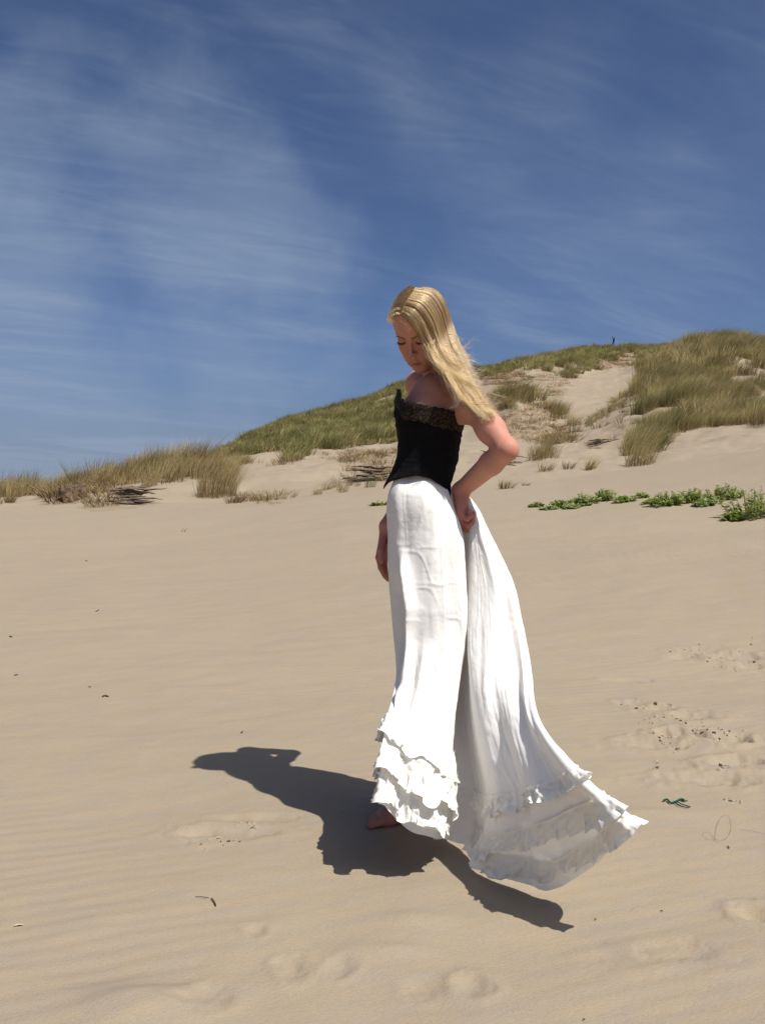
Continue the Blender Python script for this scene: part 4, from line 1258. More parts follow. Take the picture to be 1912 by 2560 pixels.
# the hand holds the cloth well back on the hip
COLS[0:8, 0, 2] += .105; COLS[0:8, 1, 2] += .100; COLS[0:8, 2, 2] += .055; COLS[0:8, 3, 2] += .018
COLS[8:10, 0, 2] += .05; COLS[8:10, 1, 2] += .05; COLS[8:10, 2, 2] += .03; COLS[21, 0:3, 2] += .06
NET = P(COLS[..., 0], COLS[..., 1], COLS[..., 2])
NET[..., 2] = np.maximum(NET[..., 2], 0.014)
NC = len(NET)
def net_eval(u, v):
    """u in [0, NC-1] round the skirt, v in [0, ROWS-1] down it (arrays of equal length)"""
    u, v = np.asarray(u, float), np.asarray(v, float)
    u = np.clip(u, 0, NC - 1 - 1e-9); v = np.clip(v, 0, ROWS - 1 - 1e-9)
    iu, iv = np.floor(u).astype(int), np.floor(v).astype(int)
    fu, fv = u - iu, v - iv
    def w(f):
        return [-.5 * f + f * f - .5 * f ** 3, 1 - 2.5 * f * f + 1.5 * f ** 3, .5 * f + 2 * f * f - 1.5 * f ** 3, -.5 * f * f + .5 * f ** 3]
    wu, wv = w(fu), w(fv)
    PAD = np.pad(NET, ((1, 1), (1, 1), (0, 0)), 'edge')
    PAD[0] = 2 * PAD[1] - PAD[2]; PAD[-1] = 2 * PAD[-2] - PAD[-3]
    PAD[:, 0] = 2 * PAD[:, 1] - PAD[:, 2]; PAD[:, -1] = 2 * PAD[:, -2] - PAD[:, -3]
    r = 0
    for a in range(4):
        for b in range(4):
            r = r + (wu[a] * wv[b])[:, None] * PAD[iu + a, iv + b]
    return r
def net_normal(u, v):
    e = .02
    du = net_eval(u + e, v) - net_eval(u - e, v); dv = net_eval(u, v + e) - net_eval(u, v - e)
    n = np.cross(du, dv); return n / (np.linalg.norm(n, axis=1, keepdims=True) + 1e-12)
# arc-length like coordinate round the skirt at mid height, for even folds
_us = np.linspace(0, NC - 1, 600); _p = net_eval(_us, np.full(600, 6.0)); _s = np.concatenate([[0], np.cumsum(np.linalg.norm(np.diff(_p, axis=0), axis=1))])
def fold_offset(u, v, p):
    s = np.interp(u, _us, _s)
    zz = p[:, 2]
    free = sstep(1.2, 7.0, v)
    # long soft folds that run down the cloth and fan out
    o = (.002 + .0075 * free) * fbm(s / .085 + .3 * np.sin(zz * 3), zz / .75, 0.0, 2, 401)
    o += .0035 * fbm(s / .036, zz / .33 + s * 2, 0.3, 3, 411) * (.35 + .65 * free)
    # slanting drag lines and crumples
    c = fbm(s / .05 + zz / .11, zz / .06 - s / .14, 0.7, 4, 421)
    o += .0017 * (np.abs(c) - .35) * (.5 + sstep(5, 8, v) * 1.2)
    o += .0006 * fbm(s / .018, zz / .03, 1.7, 3, 431)
    # sharp little creases, as in crumpled linen
    for k, (ax, az, sd) in enumerate(((.05, .09, 441), (.09, .05, 447))):
        q = noise3(s / ax + (zz / .3 if k else -zz / .2), zz / az, k + .5, sd)
        o += .0016 * np.maximum(1 - np.abs(q) * 7, 0) * sstep(-.1, .4, noise3(s / .12, zz / .16, k, sd + 3))
    # panel seams
    for uu in (13.4, 15.1, 2.4):
        o += .0011 * np.exp(-((u - uu) / .03) ** 2)
    return o
def front_folds(u, v):
    """the few big folds on the front panel"""
    def ridge(pts, wid, h):
        pts = np.array(pts, float)
        uc = np.interp(v, pts[:, 1], pts[:, 0]); on = sstep(pts[0, 1] - .3, pts[0, 1] + .5, v) * (1 - sstep(pts[-1, 1] - .6, pts[-1, 1] + .2, v))
        return h * np.exp(-((u - uc) / wid) ** 2) * on
    o = ridge([(15.3, 2.6), (15.0, 4.0), (15.2, 5.0), (15.6, 6.2), (16.2, 6.9)], .34, .034)
    o += ridge([(14.3, 5.2), (14.5, 6.0), (14.9, 7.0)], .25, .014)
    o += ridge([(13.3, 4.7), (13.5, 5.6), (13.7, 7.0)], .22, .010)
    o -= ridge([(16.0, 3.3), (15.8, 4.6), (15.9, 5.6)], .32, .020)
    o += ridge([(13.2, .4), (13.6, 1.6), (13.9, 3.0)], .20, .003)
    o += ridge([(3.2, 1.0), (3.2, 3.0), (3.6, 4.5), (4.2, 6.0)], .35, .010)
    o -= ridge([(2.3, 3.5), (2.4, 5.0), (2.8, 6.6)], .35, .012)
    o += ridge([(1.8, 3.0), (1.9, 5.0), (2.1, 6.5)], .25, .008)
    return o
def skirt_points(u, v):
    p = net_eval(u, v); n = net_normal(u, v)
    tout = np.where(np.einsum('ij,ij->i', n, p - np.array([.12, 2.92, 0]) * [1, 1, 0] - p * [0, 0, 1]) > 0, 1, -1)
    # one consistent outward side: decided by the parametrisation
    return p, n * SKIRT_SIDE
_pt = net_eval(np.array([14.0]), np.array([3.0])); _nn = net_normal(np.array([14.0]), np.array([3.0]))
SKIRT_SIDE = 1.0 if _nn[0, 1] < 0 else -1.0
def build_skirt():
    nu, nv = 620, 420
    # even spacing round the cloth
    u = np.interp(np.linspace(0, _s[-1], nu), _s, _us); v = np.linspace(0, ROWS - 1, nv)
    U, V = np.meshgrid(u, v, indexing='ij')
    uf, vf = U.ravel(), V.ravel()
    p, n = skirt_points(uf, vf)
    o = fold_offset(uf, vf, p) + front_folds(uf, vf)
    p = p + n * o[:, None]
    p[:, 2] = np.maximum(p[:, 2], .010 + .004 * noise3(p[:, 0] / .02, p[:, 1] / .02, 0, 9))
    ob = mesh_obj('skirt', p, grid_faces(nu, nv), MAT_LINEN, person)
    ob['label'] = 'long white linen skirt with three ruffled tiers, blown out behind'
    return ob
skirt = build_skirt()
def ruffle(us, vs, width, waves, amp, flare, seed, hang=0.0, lift=.004):
    """a gathered strip sewn on along (us, vs), falling down the cloth and standing off it"""
    n = max(int(waves * 16), 60); m = 14
    t = np.linspace(0, 1, n)
    k = np.linspace(0, 1, len(us))
    u0, v0 = np.interp(t, k, us), np.interp(t, k, vs)
    p0, n0 = skirt_points(u0, v0)
    off = fold_offset(u0, v0, p0) + front_folds(u0, v0)
    p0 = p0 + n0 * (off + lift)[:, None]
    dv = net_eval(u0, np.minimum(v0 + .05, ROWS - 1.001)) - net_eval(u0, v0 - .05)
    dv /= np.linalg.norm(dv, axis=1, keepdims=True) + 1e-12
    dv = dv * (1 - hang) + np.array([0, 0, -1]) * hang; dv /= np.linalg.norm(dv, axis=1, keepdims=True)
    tg = np.gradient(p0, axis=0); L = np.linalg.norm(tg, axis=1, keepdims=True); tg = tg / (L + 1e-12)
    s = np.cumsum(L[:, 0]); s -= s[0]
    ph = 2 * np.pi * (waves * s / s[-1] + .55 * fbm(s / .06, seed * 3.1, 0, 3, seed))
    w = width * (1 + .22 * fbm(s / .05, seed * 1.7, 0, 3, seed + 3))
    V = []
    for j in range(m):
        q = j / (m - 1)
        a = amp * q ** .8 * (1 + .5 * noise3(s / .04, q * 2, 0, seed + 5))
        wob = np.sin(ph + q * .8 * noise3(s / .03, q, 2, seed + 7) * 3)
        cr = .0070 * (np.abs(fbm(s / .026, q * width / .03, seed, 4, seed + 11)) - .3) + .0016 * noise3(s / .008, q * width / .010, 0, seed + 2)
        up = .12 * (1 if j == 0 else 0)
        pos = p0 + dv * (w * q * (1 - .18 * q))[:, None] + n0 * (flare * q ** 1.3 + a * (wob * .5 + .35) + cr * (q > 0))[:, None] + tg * (.55 * a * np.cos(ph))[:, None]
        V.append(pos)
    V = np.stack(V, 1)
    # a small gathered heading above the seam
    head = p0 - dv * .009 + n0 * (.002 + .002 * (np.sin(ph * 1.7) * .5 + .5))[:, None]
    V = np.concatenate([head[:, None], V], 1)
    V[..., 2] = np.maximum(V[..., 2], .009)
    o = mesh_obj('ruffle', V.reshape(-1, 3), grid_faces(n, m + 1), MAT_RUFFLE, skirt)
    return o
FU = [10.6, 11.4, 12.2, 13.2, 14.2, 15.2, 16.2, 17.0, 17.8, 18.8]
ruffle(FU, [6.92, 6.95, 7, 7, 7, 7, 7, 7, 7, 7], .100, 19, .0105, .010, 11)
ruffle(FU, [7.9, 7.95, 8, 8, 8, 8, 8, 8, 8, 8], .098, 20, .0105, .010, 13)
ruffle(FU, [8.50, 8.5, 8.52, 8.54, 8.54, 8.54, 8.54, 8.54, 8.54, 8.54], .078, 21, .0105, .012, 17)
TU = [0.25, .65, 1.0, 2, 3, 4, 5, 6, 6.6, 7.4]
ruffle(TU, [7.0] * 10, .052, 12, .013, .007, 19)
ruffle(TU, [8.0] * 10, .068, 13, .013, .007, 23)
ruffle(TU, [8.6, 8.6, 8.62, 8.62, 8.6, 8.55, 8.5, 8.5, 8.5, 8.5], .066, 13, .012, .007, 29)
BU = [18.6, 19.2, 19.8, 20.4, 20.8, 20.98]
for v_, sd in ((7.0, 31), (8.0, 37), (8.52, 41)):
    ruffle(BU, [v_] * 6, .078, 10, .013, .010, sd)
# ------------------------------------------------------------------ long fair hair
def hair_material():
    m, nt, N, L = new_mat('fair_hair')
    o = N('ShaderNodeOutputMaterial')
    h = N('ShaderNodeBsdfHairPrincipled'); h.parametrization = 'COLOR'
    at = N('ShaderNodeAttribute'); at.attribute_name = 'shade'
    mx = N('ShaderNodeMix'); mx.data_type = 'RGBA'
    mx.inputs['A'].default_value = HAIR_DARK; mx.inputs['B'].default_value = HAIR_LIGHT
    L(at.outputs['Fac'], mx.inputs['Factor']); L(mx.outputs['Result'], h.inputs['Color'])
    h.inputs['Roughness'].default_value = .32; h.inputs['Radial Roughness'].default_value = .45
    h.inputs['Random Roughness'].default_value = .2
    L(h.outputs[0], o.inputs['Surface'])
    return m
HAIR_DARK = (.11, .055, .02, 1); HAIR_LIGHT = (.45, .28, .115, 1)
def head_front(px, py, grow):
    """depth at which the line of sight meets the (inflated) skull; beside it, the depth of its nearest point"""
    X, dy, dz = ray(px, py)
    D = np.stack([X, dy, dz], -1); O = np.array([0, 0, CAM_Z])
    c = hd(0, -6, 30); r = np.array([73, 93, 86]) * .001 + grow
    o = (O - c) @ HEAD.T / r; d = D @ HEAD.T / r
    A = (d * d).sum(-1); B = (d * o).sum(-1); Cc = (o * o).sum() - 1
    disc = B * B - A * Cc
    return np.where(disc > 0, (-B - np.sqrt(np.maximum(disc, 0))) / A, -B / A)
# each lock line: (column, row, depth or 0 = lie on the skull)
GUIDES = [
    [(1001, 786, 0), (1017, 800, 0), (1036, 824, 0), (1050, 850, 2.800), (1066, 874, 2.785), (1082, 898, 2.772), (1104, 928, 2.758), (1126, 962, 2.738), (1140, 990, 2.722), (1146, 1012, 2.718)],
    [(1008, 768, 0), (1034, 780, 0), (1056, 812, 0), (1074, 852, 2.795), (1090, 888, 2.780), (1112, 925, 2.762), (1136, 962, 2.742), (1156, 994, 2.724), (1176, 1018, 2.716), (1196, 1030, 2.716)],
    [(1017, 752, 0), (1050, 762, 0), (1078, 800, 0), (1094, 848, 2.800), (1112, 892, 2.784), (1136, 934, 2.764), (1160, 974, 2.742), (1180, 1006, 2.726), (1198, 1030, 2.718), (1212, 1048, 2.716)],
    [(1028, 737, 0), (1066, 748, 0), (1094, 788, 0), (1109, 838, 2.820), (1127, 886, 2.800), (1150, 930, 2.780), (1172, 972, 2.755), (1192, 1006, 2.735), (1210, 1032, 2.722), (1222, 1046, 2.718)],
    [(1042, 724, 0), (1080, 733, 0), (1106, 770, 0), (1119, 816, 2.845), (1135, 860, 2.825), (1156, 908, 2.805), (1178, 952, 2.780), (1198, 988, 2.755), (1218, 1016, 2.735), (1238, 1034, 2.722)],
    [(1056, 719, 0), (1088, 725, 0), (1112, 756, 0), (1125, 800, 2.885), (1140, 846, 2.868), (1157, 892, 2.850), (1174, 932, 2.830), (1190, 968, 2.808), (1208, 1000, 2.785), (1226, 1022, 2.760)],
    [(1060, 722, 2.90), (1088, 729, 2.915), (1108, 758, 2.93), (1120, 802, 2.935), (1132, 848, 2.92), (1148, 894, 2.90), (1164, 936, 2.88), (1178, 972, 2.86), (1190, 1002, 2.84), (1200, 1022, 2.82)],
]
def guide_points(g, grow):
    g = np.array(g, float)
    d = g[:, 2].copy(); z = d == 0
    d[z] = head_front(g[z, 0], g[z, 1], grow)
    d[~z] -= (grow - .010) * 1.0
    d[~z] += -.012 * sstep(900, 990, g[~z, 1])
    return P(g[:, 0], g[:, 1], d)
def build_hair():
    rng = np.random.default_rng(5)
    strands, shades, radii = [], [], []
    M = 26
    tt = np.linspace(0, 1, M)
    # the sweep of hair from the parting over the near side and down the back
    layers = []
    for grow in (.006, .011, .016):
        layers.append(np.stack([guide_points(g, grow) for g in GUIDES]))
    layers = np.array(layers)                        # layer, guide, point, xyz
    NG, NP = len(GUIDES), len(GUIDES[0])
    nclump = 110
    cl_s = np.sort(rng.uniform(0, NG - 1, nclump)) ; cl_l = rng.uniform(0, 2, nclump); cl_len = np.clip(rng.normal(.95, .07, nclump), .74, 1.04)
    cl_shade = np.where(rng.uniform(0, 1, nclump) < .26, rng.uniform(0, .2, nclump), rng.uniform(.45, 1.0, nclump))
    cl_seed = rng.uniform(0, 100, nclump)
    cl_len *= np.interp(cl_s, [0, 1.5, 3, NG - 1], [.86, .93, 1.0, 1.0])
    for i in range(9000):
        c = rng.integers(0, nclump)
        s0 = np.clip(cl_s[c] + rng.normal(0, .075), 0, NG - 1)
        s1 = np.clip(cl_s[c] + rng.normal(0, .022), 0, NG - 1)          # strands draw together towards the ends
        l0 = np.clip(cl_l[c] + rng.normal(0, .35), 0, 2)
        t = tt * (NP - 1) * cl_len[c] * min(rng.uniform(.84, 1.06), 1.02)
        s = s0 + (s1 - s0) * sstep(.1, .75, tt)
        strands.append((s, t, l0, c)); shades.append(cl_shade[c]); 
    S = np.array([q[0] for q in strands]); T = np.array([q[1] for q in strands]); Lr = np.array([q[2] for q in strands]); CI = np.array([q[3] for q in strands])
    def interp(S, T, Lr):
        def w(f): return [-.5 * f + f * f - .5 * f ** 3, 1 - 2.5 * f * f + 1.5 * f ** 3, .5 * f + 2 * f * f - 1.5 * f ** 3, -.5 * f * f + .5 * f ** 3]
        S = np.clip(S, 0, NG - 1 - 1e-6); T = np.clip(T, 0, NP - 1 - 1e-6); l = np.clip(Lr, 0, 2 - 1e-6)
        iS, iT, iL = np.floor(S).astype(int), np.floor(T).astype(int), np.floor(l).astype(int)
        ws, wt, fl = w(S - iS), w(T - iT), l - iL
        r = 0
        for a in range(4):
            ga = np.clip(iS + a - 1, 0, NG - 1)
            for b in range(4):
                tb = np.clip(iT + b - 1, 0, NP - 1)
                r = r + (ws[a] * wt[b])[..., None] * (layers[iL[:, None], ga, tb] * (1 - fl)[:, None, None] + layers[iL[:, None] + 1, ga, tb] * fl[:, None, None])
        return r
    Pn = interp(S, T, Lr)
    n = len(Pn)
    # waves of the locks, stray wobble of single hairs, wind at the ends
    tq = tt[None, :]
    cs = cl_seed[CI][:, None]
    wave = np.stack([noise3(tq * 5, cs, 1.0, 3), noise3(tq * 5, cs, 5.0, 4), noise3(tq * 5, cs, 9.0, 5)], -1)
    Pn = Pn + wave * (.0005 + .0115 * sstep(.3, 1, tq))[..., None]
    hs = rng.uniform(0, 1000, n)[:, None]
    fr = np.stack([noise3(tq * 3, hs, 1.0, 13), noise3(tq * 3, hs, 5.0, 14), noise3(tq * 3, hs, 9.0, 15)], -1)
    stray = np.where(rng.uniform(0, 1, n) < .09, 3.6, 1.0)[:, None]
    Pn = Pn + fr * ((.0007 + .0048 * sstep(.2, 1, tq)) * stray)[..., None]
    Rn = np.full((n, M), .00030) * (1 - .5 * sstep(.6, 1, tq)); Sh = np.clip(np.array(shades) + rng.normal(0, .09, n), 0, 1)
    allP, allR, allS = [Pn], [Rn], [Sh]
    # far side: from the parting over the far temple to behind the ear, and the flick above the forehead
    m2 = 3600
    k = rng.uniform(0, 1, m2)
    root = np.stack([3 - 7 * rng.uniform(0, 1, m2), 66 - 88 * k, 104 + 12 * k - 26 * (1 - k) ** 2.2], -1)
    midp = np.stack([np.full(m2, -66.) + rng.normal(0, 4, m2), 32 - 70 * k, 52 + 22 * k], -1)
    endp = np.stack([-76 + 26 * k + rng.normal(0, 4, m2), -28 - 52 * k, -20 - 10 * k], -1)
    tip = np.stack([-52 + 60 * k + rng.normal(0, 8, m2), -62 - 26 * k, -95 - 20 * k], -1)
    tip2 = np.stack([-30 + 70 * k + rng.normal(0, 10, m2), -86 - 30 * k, -170 - 20 * k], -1)
    ctl = np.stack([root, midp, endp, tip, tip2], 0)
    Q = catmull(ctl, np.linspace(0, 4, M))            # M, m2, 3
    ce = np.array([0, -6, 30.]); re = np.array([73, 93, 86.]) + 4
    nq = np.sqrt((((Q - ce) / re) ** 2).sum(-1))
    lim = 1.0 + .09 * rng.uniform(0, 1, m2)[None]
    Q = np.where(((nq < lim) & (Q[..., 2] > -30))[..., None], ce + (Q - ce) * (lim / np.maximum(nq, 1e-3))[..., None], Q)
    Q = HC + .001 * (Q @ HEAD)
    Q = Q.transpose(1, 0, 2)
    h2 = rng.uniform(0, 1000, m2)[:, None]
    Q = Q + np.stack([noise3(tq * 3, h2, 1.0, 23), noise3(tq * 3, h2, 5.0, 24), noise3(tq * 3, h2, 9.0, 25)], -1) * (.0008 + .004 * tq)[..., None]
    allP.append(Q); allR.append(np.full((m2, M), .00030)); allS.append(np.clip(rng.normal(.45, .25, m2), 0, 1))
    # wisps: over the forehead, blown off the crown, off the back
    wis = []
    def wisp(pts, cnt, jit):
        g = np.array(pts, float)
        for _ in range(cnt):
            q = g.copy(); q[:, :2] += rng.normal(0, jit, (len(g), 2)) * np.linspace(.25, 1, len(g))[:, None]; q[:, 2] += rng.normal(0, .004)
            p = P(q[:, 0], q[:, 1], q[:, 2] - .012 * sstep(900, 990, q[:, 1]))
            wis.append(catmull(p, np.linspace(0, len(p) - 1, M)))
    dF = float(head_front(1000, 790, .008))
    wisp([(1002, 784, dF), (990, 783, dF - .004), (978, 790, dF), (971, 798, dF + .01), (976, 806, dF + .015)], 60, 3.0)
    wisp([(1008, 772, dF), (990, 772, dF), (976, 784, dF + .005), (972, 798, dF + .015), (984, 803, dF + .02)], 60, 3.5)
    wisp([(1002, 786, dF - .003), (1006, 804, dF - .012), (1022, 818, dF - .014), (1034, 822, dF - .01)], 5, 4.0)
    wisp([(1060, 722, 2.86), (1030, 722, 2.85), (998, 740, 2.85), (978, 770, 2.85), (973, 792, 2.85)], 26, 4.0)
    wisp([(1050, 728, 2.84), (1022, 733, 2.83), (1004, 752, 2.83), (994, 776, 2.83)], 60, 3.5)
    wisp([(1120, 850, 2.85), (1142, 866, 2.85), (1164, 866, 2.85), (1182, 852, 2.85), (1196, 845, 2.85)], 5, 3.0)
    wisp([(1120, 850, 2.85), (1142, 868, 2.85), (1164, 864, 2.85), (1178, 850, 2.85), (1186, 840, 2.85)], 5, 2.0)
    wisp([(1115, 800, 2.86), (1140, 850, 2.86), (1162, 882, 2.86), (1176, 896, 2.86), (1180, 908, 2.86)], 30, 6.0)
    wisp([(1128, 850, 2.84), (1152, 900, 2.84), (1176, 930, 2.84), (1192, 945, 2.83), (1196, 965, 2.83)], 40, 6.0)
    wisp([(1110, 905, 2.76), (1122, 950, 2.74), (1136, 990, 2.72), (1142, 1010, 2.71), (1124, 1018, 2.71)], 14, 3.0)
    wisp([(1120, 930, 2.745), (1134, 975, 2.73), (1160, 1002, 2.715), (1198, 1006, 2.71), (1216, 1000, 2.71)], 40, 4.0)
    wisp([(1128, 940, 2.745), (1150, 985, 2.73), (1172, 1008, 2.715), (1200, 1030, 2.705), (1208, 1052, 2.70)], 90, 6.0)
    wisp([(1140, 950, 2.745), (1166, 985, 2.735), (1192, 1010, 2.72), (1216, 1024, 2.71), (1240, 1034, 2.705)], 90, 5.0)
    wisp([(1055, 800, float(head_front(1055, 800, .014))), (1075, 850, 2.785), (1100, 900, 2.765), (1140, 940, 2.74), (1180, 950, 2.73)], 60, 8.0)
    for q_ in range(26):          # single hairs blown across the locks and off the outline
        y_ = rng.uniform(830, 985); x_ = np.interp(y_, [830, 900, 985], [1085, 1110, 1150]) + rng.uniform(0, 45)
        l_ = rng.uniform(30, 80); b_ = rng.uniform(-12, 16)
        wisp([(x_, y_, 2.765), (x_ + l_ * .4, y_ + l_ * .35 + b_, 2.75), (x_ + l_ * .8, y_ + l_ * .5 + b_, 2.745), (x_ + l_ * 1.15, y_ + l_ * .45, 2.745)], 7, 2.0)
    wisp([(1085, 850, 2.78), (1080, 880, 2.77), (1100, 915, 2.752), (1150, 935, 2.735), (1196, 962, 2.73)], 40, 6.0)
    W = np.array(wis); nw = len(W)
    h3 = rng.uniform(0, 1000, nw)[:, None]
    W = W + np.stack([noise3(tq * 4, h3, 1.0, 33), noise3(tq * 4, h3, 5.0, 34), noise3(tq * 4, h3, 9.0, 35)], -1) * (.001 + .004 * tq)[..., None]
    allP.append(W); allR.append(np.full((nw, M), .00026) * (1 - .5 * tq)); allS.append(np.clip(rng.normal(.75, .2, nw), 0, 1))
    PP, RRr, SS = np.concatenate(allP), np.concatenate(allR), np.concatenate(allS)
    hc = bpy.data.hair_curves.new('hair'); hc.add_curves([M] * len(PP))
    hc.attributes['position'].data.foreach_set('vector', PP.astype(np.float32).ravel())
    ra = hc.attributes.get('radius') or hc.attributes.new('radius', 'FLOAT', 'POINT')
    ra.data.foreach_set('value', RRr.astype(np.float32).ravel())
    hc.attributes.new('shade', 'FLOAT', 'CURVE').data.foreach_set('value', SS.astype(np.float32))
    hc.materials.append(hair_material())
    o = bpy.data.objects.new('hair', hc); COL.objects.link(o); o.parent = person
    o['label'] = 'long straight fair hair blown back over the near shoulder'
    return o
build_hair()
# ------------------------------------------------------------------ single plants, roots, scraps and the walker on the crest
def leaf_material(name, a, b):
    m, nt, N, L = new_mat(name)
    o = N('ShaderNodeOutputMaterial')
    at = N('ShaderNodeAttribute'); at.attribute_name = 'tone'
    mx = N('ShaderNodeMix'); mx.data_type = 'RGBA'; mx.inputs['A'].default_value = (*a, 1); mx.inputs['B'].default_value = (*b, 1)
    L(at.outputs['Fac'], mx.inputs['Factor'])
    d = N('ShaderNodeBsdfPrincipled'); d.inputs['Roughness'].default_value = .5; d.inputs['Specular IOR Level'].default_value = .3
    t = N('ShaderNodeBsdfTranslucent'); L(mx.outputs['Result'], d.inputs['Base Color']); L(mx.outputs['Result'], t.inputs['Color'])
    ms = N('ShaderNodeMixShader'); ms.inputs[0].default_value = .3
    L(d.outputs[0], ms.inputs[1]); L(t.outputs[0], ms.inputs[2]); L(ms.outputs[0], o.inputs['Surface'])
    return m
M_LEAF = leaf_material('rocket_leaf', (.22, .29, .06), (.40, .47, .11))
M_STEM = principled('rocket_stem', (.13, .15, .05), .6)
M_FLOWER = principled('rocket_flower', (.62, .56, .62), .6)
def rocket_plant(px, py, wpx, hpx, seed, label):
    rng = np.random.default_rng(seed)
    p, d = ground_hit(px, py)
    w, h = wpx * d / FPX, hpx * .85 * d / FPX
    root = empty('sea_rocket', p)
    tag(root, label, 'plant', 'green sea rocket plants on the sand')
    st, lv, fl = MB(), [], MB(); tones = []
    n = int(22 + 80 * w)
    LV, LF = [], []
    for i in range(n):
        a = rng.uniform(0, 2 * np.pi); r = w * .62 * rng.uniform(.1, 1)
        b = np.array([np.cos(a) * r * .75, np.sin(a) * r * .5, -.02])
        b[2] += ground_z(p[0] + b[0], p[1] + b[1])[0] - p[2]
        e = np.array([np.cos(a) * r, np.sin(a) * r * .75, h * rng.uniform(.2, 1.0) * (1 - .62 * (r / (w * .62)) ** 2)])
        e[2] += ground_z(p[0] + e[0], p[1] + e[1])[0] - p[2]
        m = (b + e) / 2 + np.array([0, 0, h * .10])
        path = catmull(np.array([b, m, e]), np.linspace(0, 2, 6))
        st.tube(path, np.linspace(.006, .002, 6), 4)
        for k in range(int(26)):
            t = rng.uniform(.15, 1.0)
            c = catmull(path, np.array([t * 5]))[0]
            for side in range(1):
                aa = rng.uniform(0, 2 * np.pi); L_ = rng.uniform(.028, .062); up = rng.uniform(.1, .9)
                dr = nrm([np.cos(aa), np.sin(aa), up]); sd = nrm(np.cross(dr, [0, 0, 1])) * L_ * rng.uniform(.14, .24)
                tip = c + dr * L_ - np.array([0, 0, .25 * L_])
                mid = c + dr * L_ * .5
                k0 = len(LV); LV += [c, mid + sd, tip, mid - sd]; LF.append((k0, k0 + 1, k0 + 2, k0 + 3)); tones += [rng.uniform()] * 4
        if rng.uniform() < .35:
            for _ in range(3):
                c = e + rng.normal(0, .012, 3) + np.array([0, 0, .012])
                q = .007
                V = np.array([c + [q, 0, 0], c + [0, q, 0], c - [q, 0, 0], c - [0, q, 0], c + [0, 0, q], c - [0, 0, q]])
                fl.add(V, np.array([(0, 1, 4), (1, 2, 4), (2, 3, 4), (3, 0, 4), (1, 0, 5), (2, 1, 5), (3, 2, 5), (0, 3, 5)]))
    tag(st.build('stems', M_STEM, root), kind='stuff')
    lo = mesh_obj('leaves', np.array(LV), np.array(LF), M_LEAF, root, False); tag(lo, kind='stuff')
    lo.data.attributes.new('tone', 'FLOAT', 'POINT').data.foreach_set('value', np.array(tones, np.float32))
    if fl.n: tag(fl.build('flowers', M_FLOWER, root), kind='stuff')
for i, (a, b, c, d_, lab) in enumerate([
        (1340, 1268, 34, 16, 'tiny green sea rocket sprig on the sand, first right of the gathered skirt'),
        (1398, 1270, 60, 26, 'small green sea rocket left of the taller plants under the gully'),
        (1452, 1262, 80, 36, 'low green sea rocket plant touching a taller one on its right'),
        (1508, 1252, 62, 44, 'upright bright green sea rocket below the tuft of dry grass'),
        (1560, 1256, 56, 22, 'thin straggly sea rocket right of the upright bright one'),
        (1600, 1246, 44, 20, 'thin straggly sea rocket just left of the broad dense plants'),
        (1664, 1264, 90, 46, 'broad dense green sea rocket, left one of the overlapping right-hand row'),
        (1728, 1256, 80, 46, 'broad dense green sea rocket in the middle of the right-hand row'),
        (1806, 1250, 105, 50, 'broad green sea rocket behind the biggest plant at the right edge'),
        (1888, 1292, 150, 96, 'biggest sea rocket, nearest, cut off by the right edge of the picture'),
        (1370, 1274, 40, 12, 'flat green sea rocket seedling in the gap left of the small plant'),
        (1425, 1272, 44, 14, 'flat spreading sea rocket between the small plant and the low plant'),
        (1632, 1258, 50, 16, 'flat sparse sea rocket filling the gap before the dense row'),
        (1770, 1262, 70, 26, 'sprawling sea rocket between the middle of the row and the broad plant'),
        (1836, 1300, 60, 28, 'low sea rocket shoot in front of the biggest plant'),
        (948, 1264, 46, 15, 'tiny sea rocket sprig left of the white skirt at hip height')]):
    rocket_plant(a, b, c, d_, 500 + i, lab)

def single_tuft(px, py, wpx, hpx, mat, n, seed, label, spread=.6, wind=.3):
    rng = np.random.default_rng(seed)
    p, d = ground_hit(px, py)
    w, h = wpx * d / FPX, hpx * d / FPX
    o = blades_obj('grass_tuft', tuft_arrays(n, h * 1.2, w * (.26 if n < 200 else .40), .012, .05, spread if n < 200 else .22, rng, wind, 4, .35), mat)
    o.location = p
    tag(o, label, 'grass tuft', 'single grass tufts on the sand')
for i, (a, b, c, d_, m, n, sp_, lab) in enumerate([
        (1265, 1222, 60, 32, M_OLIVE, 90, 1.0, 'small orange-green grass tuft alone on the sand behind the elbow'),
        (1312, 1214, 26, 14, M_BROWN, 40, 1.0, 'tiny dry tuft just right of the orange-green one'),
        (1474, 1174, 44, 38, M_OLIVE, 110, .5, 'upright lone grass tuft at the foot of the right dune'),
        (1362, 1178, 60, 28, M_OLIVE, 90, .8, 'leaning grass tuft at the low end of the ridge'),
        (1420, 1172, 50, 26, M_BROWN, 60, .8, 'sparse brown tuft left of the upright lone tuft'),
        (1600, 1162, 90, 70, M_OLIVE, 260, .6, 'orange-based grass clump hanging lowest on the right dune'),
        (540, 1240, 120, 104, M_STRAW, 520, .5, 'tall straw-coloured grass clump at the right end of the foredune'),
        (430, 1204, 36, 20, M_STRAW, 60, .7, 'small straw tuft on bare sand under the foredune crest'),
        (455, 1330, 18, 22, M_BROWN, 8, .4, 'few bare grass stalks on the open sand at left'),
        (24, 1256, 40, 34, M_STRAW, 120, .6, 'straw tuft at the left edge of the picture'),
        (640, 1118, 40, 36, M_GREEN, 140, .5, 'dark green clump against sand below the long dune'),
        (585, 1258, 60, 30, M_BROWN, 90, .9, 'low brown tuft starting the thin line of grass on the sand')]):
    single_tuft(a, b, c, d_, m, n, 700 + i, lab, sp_)

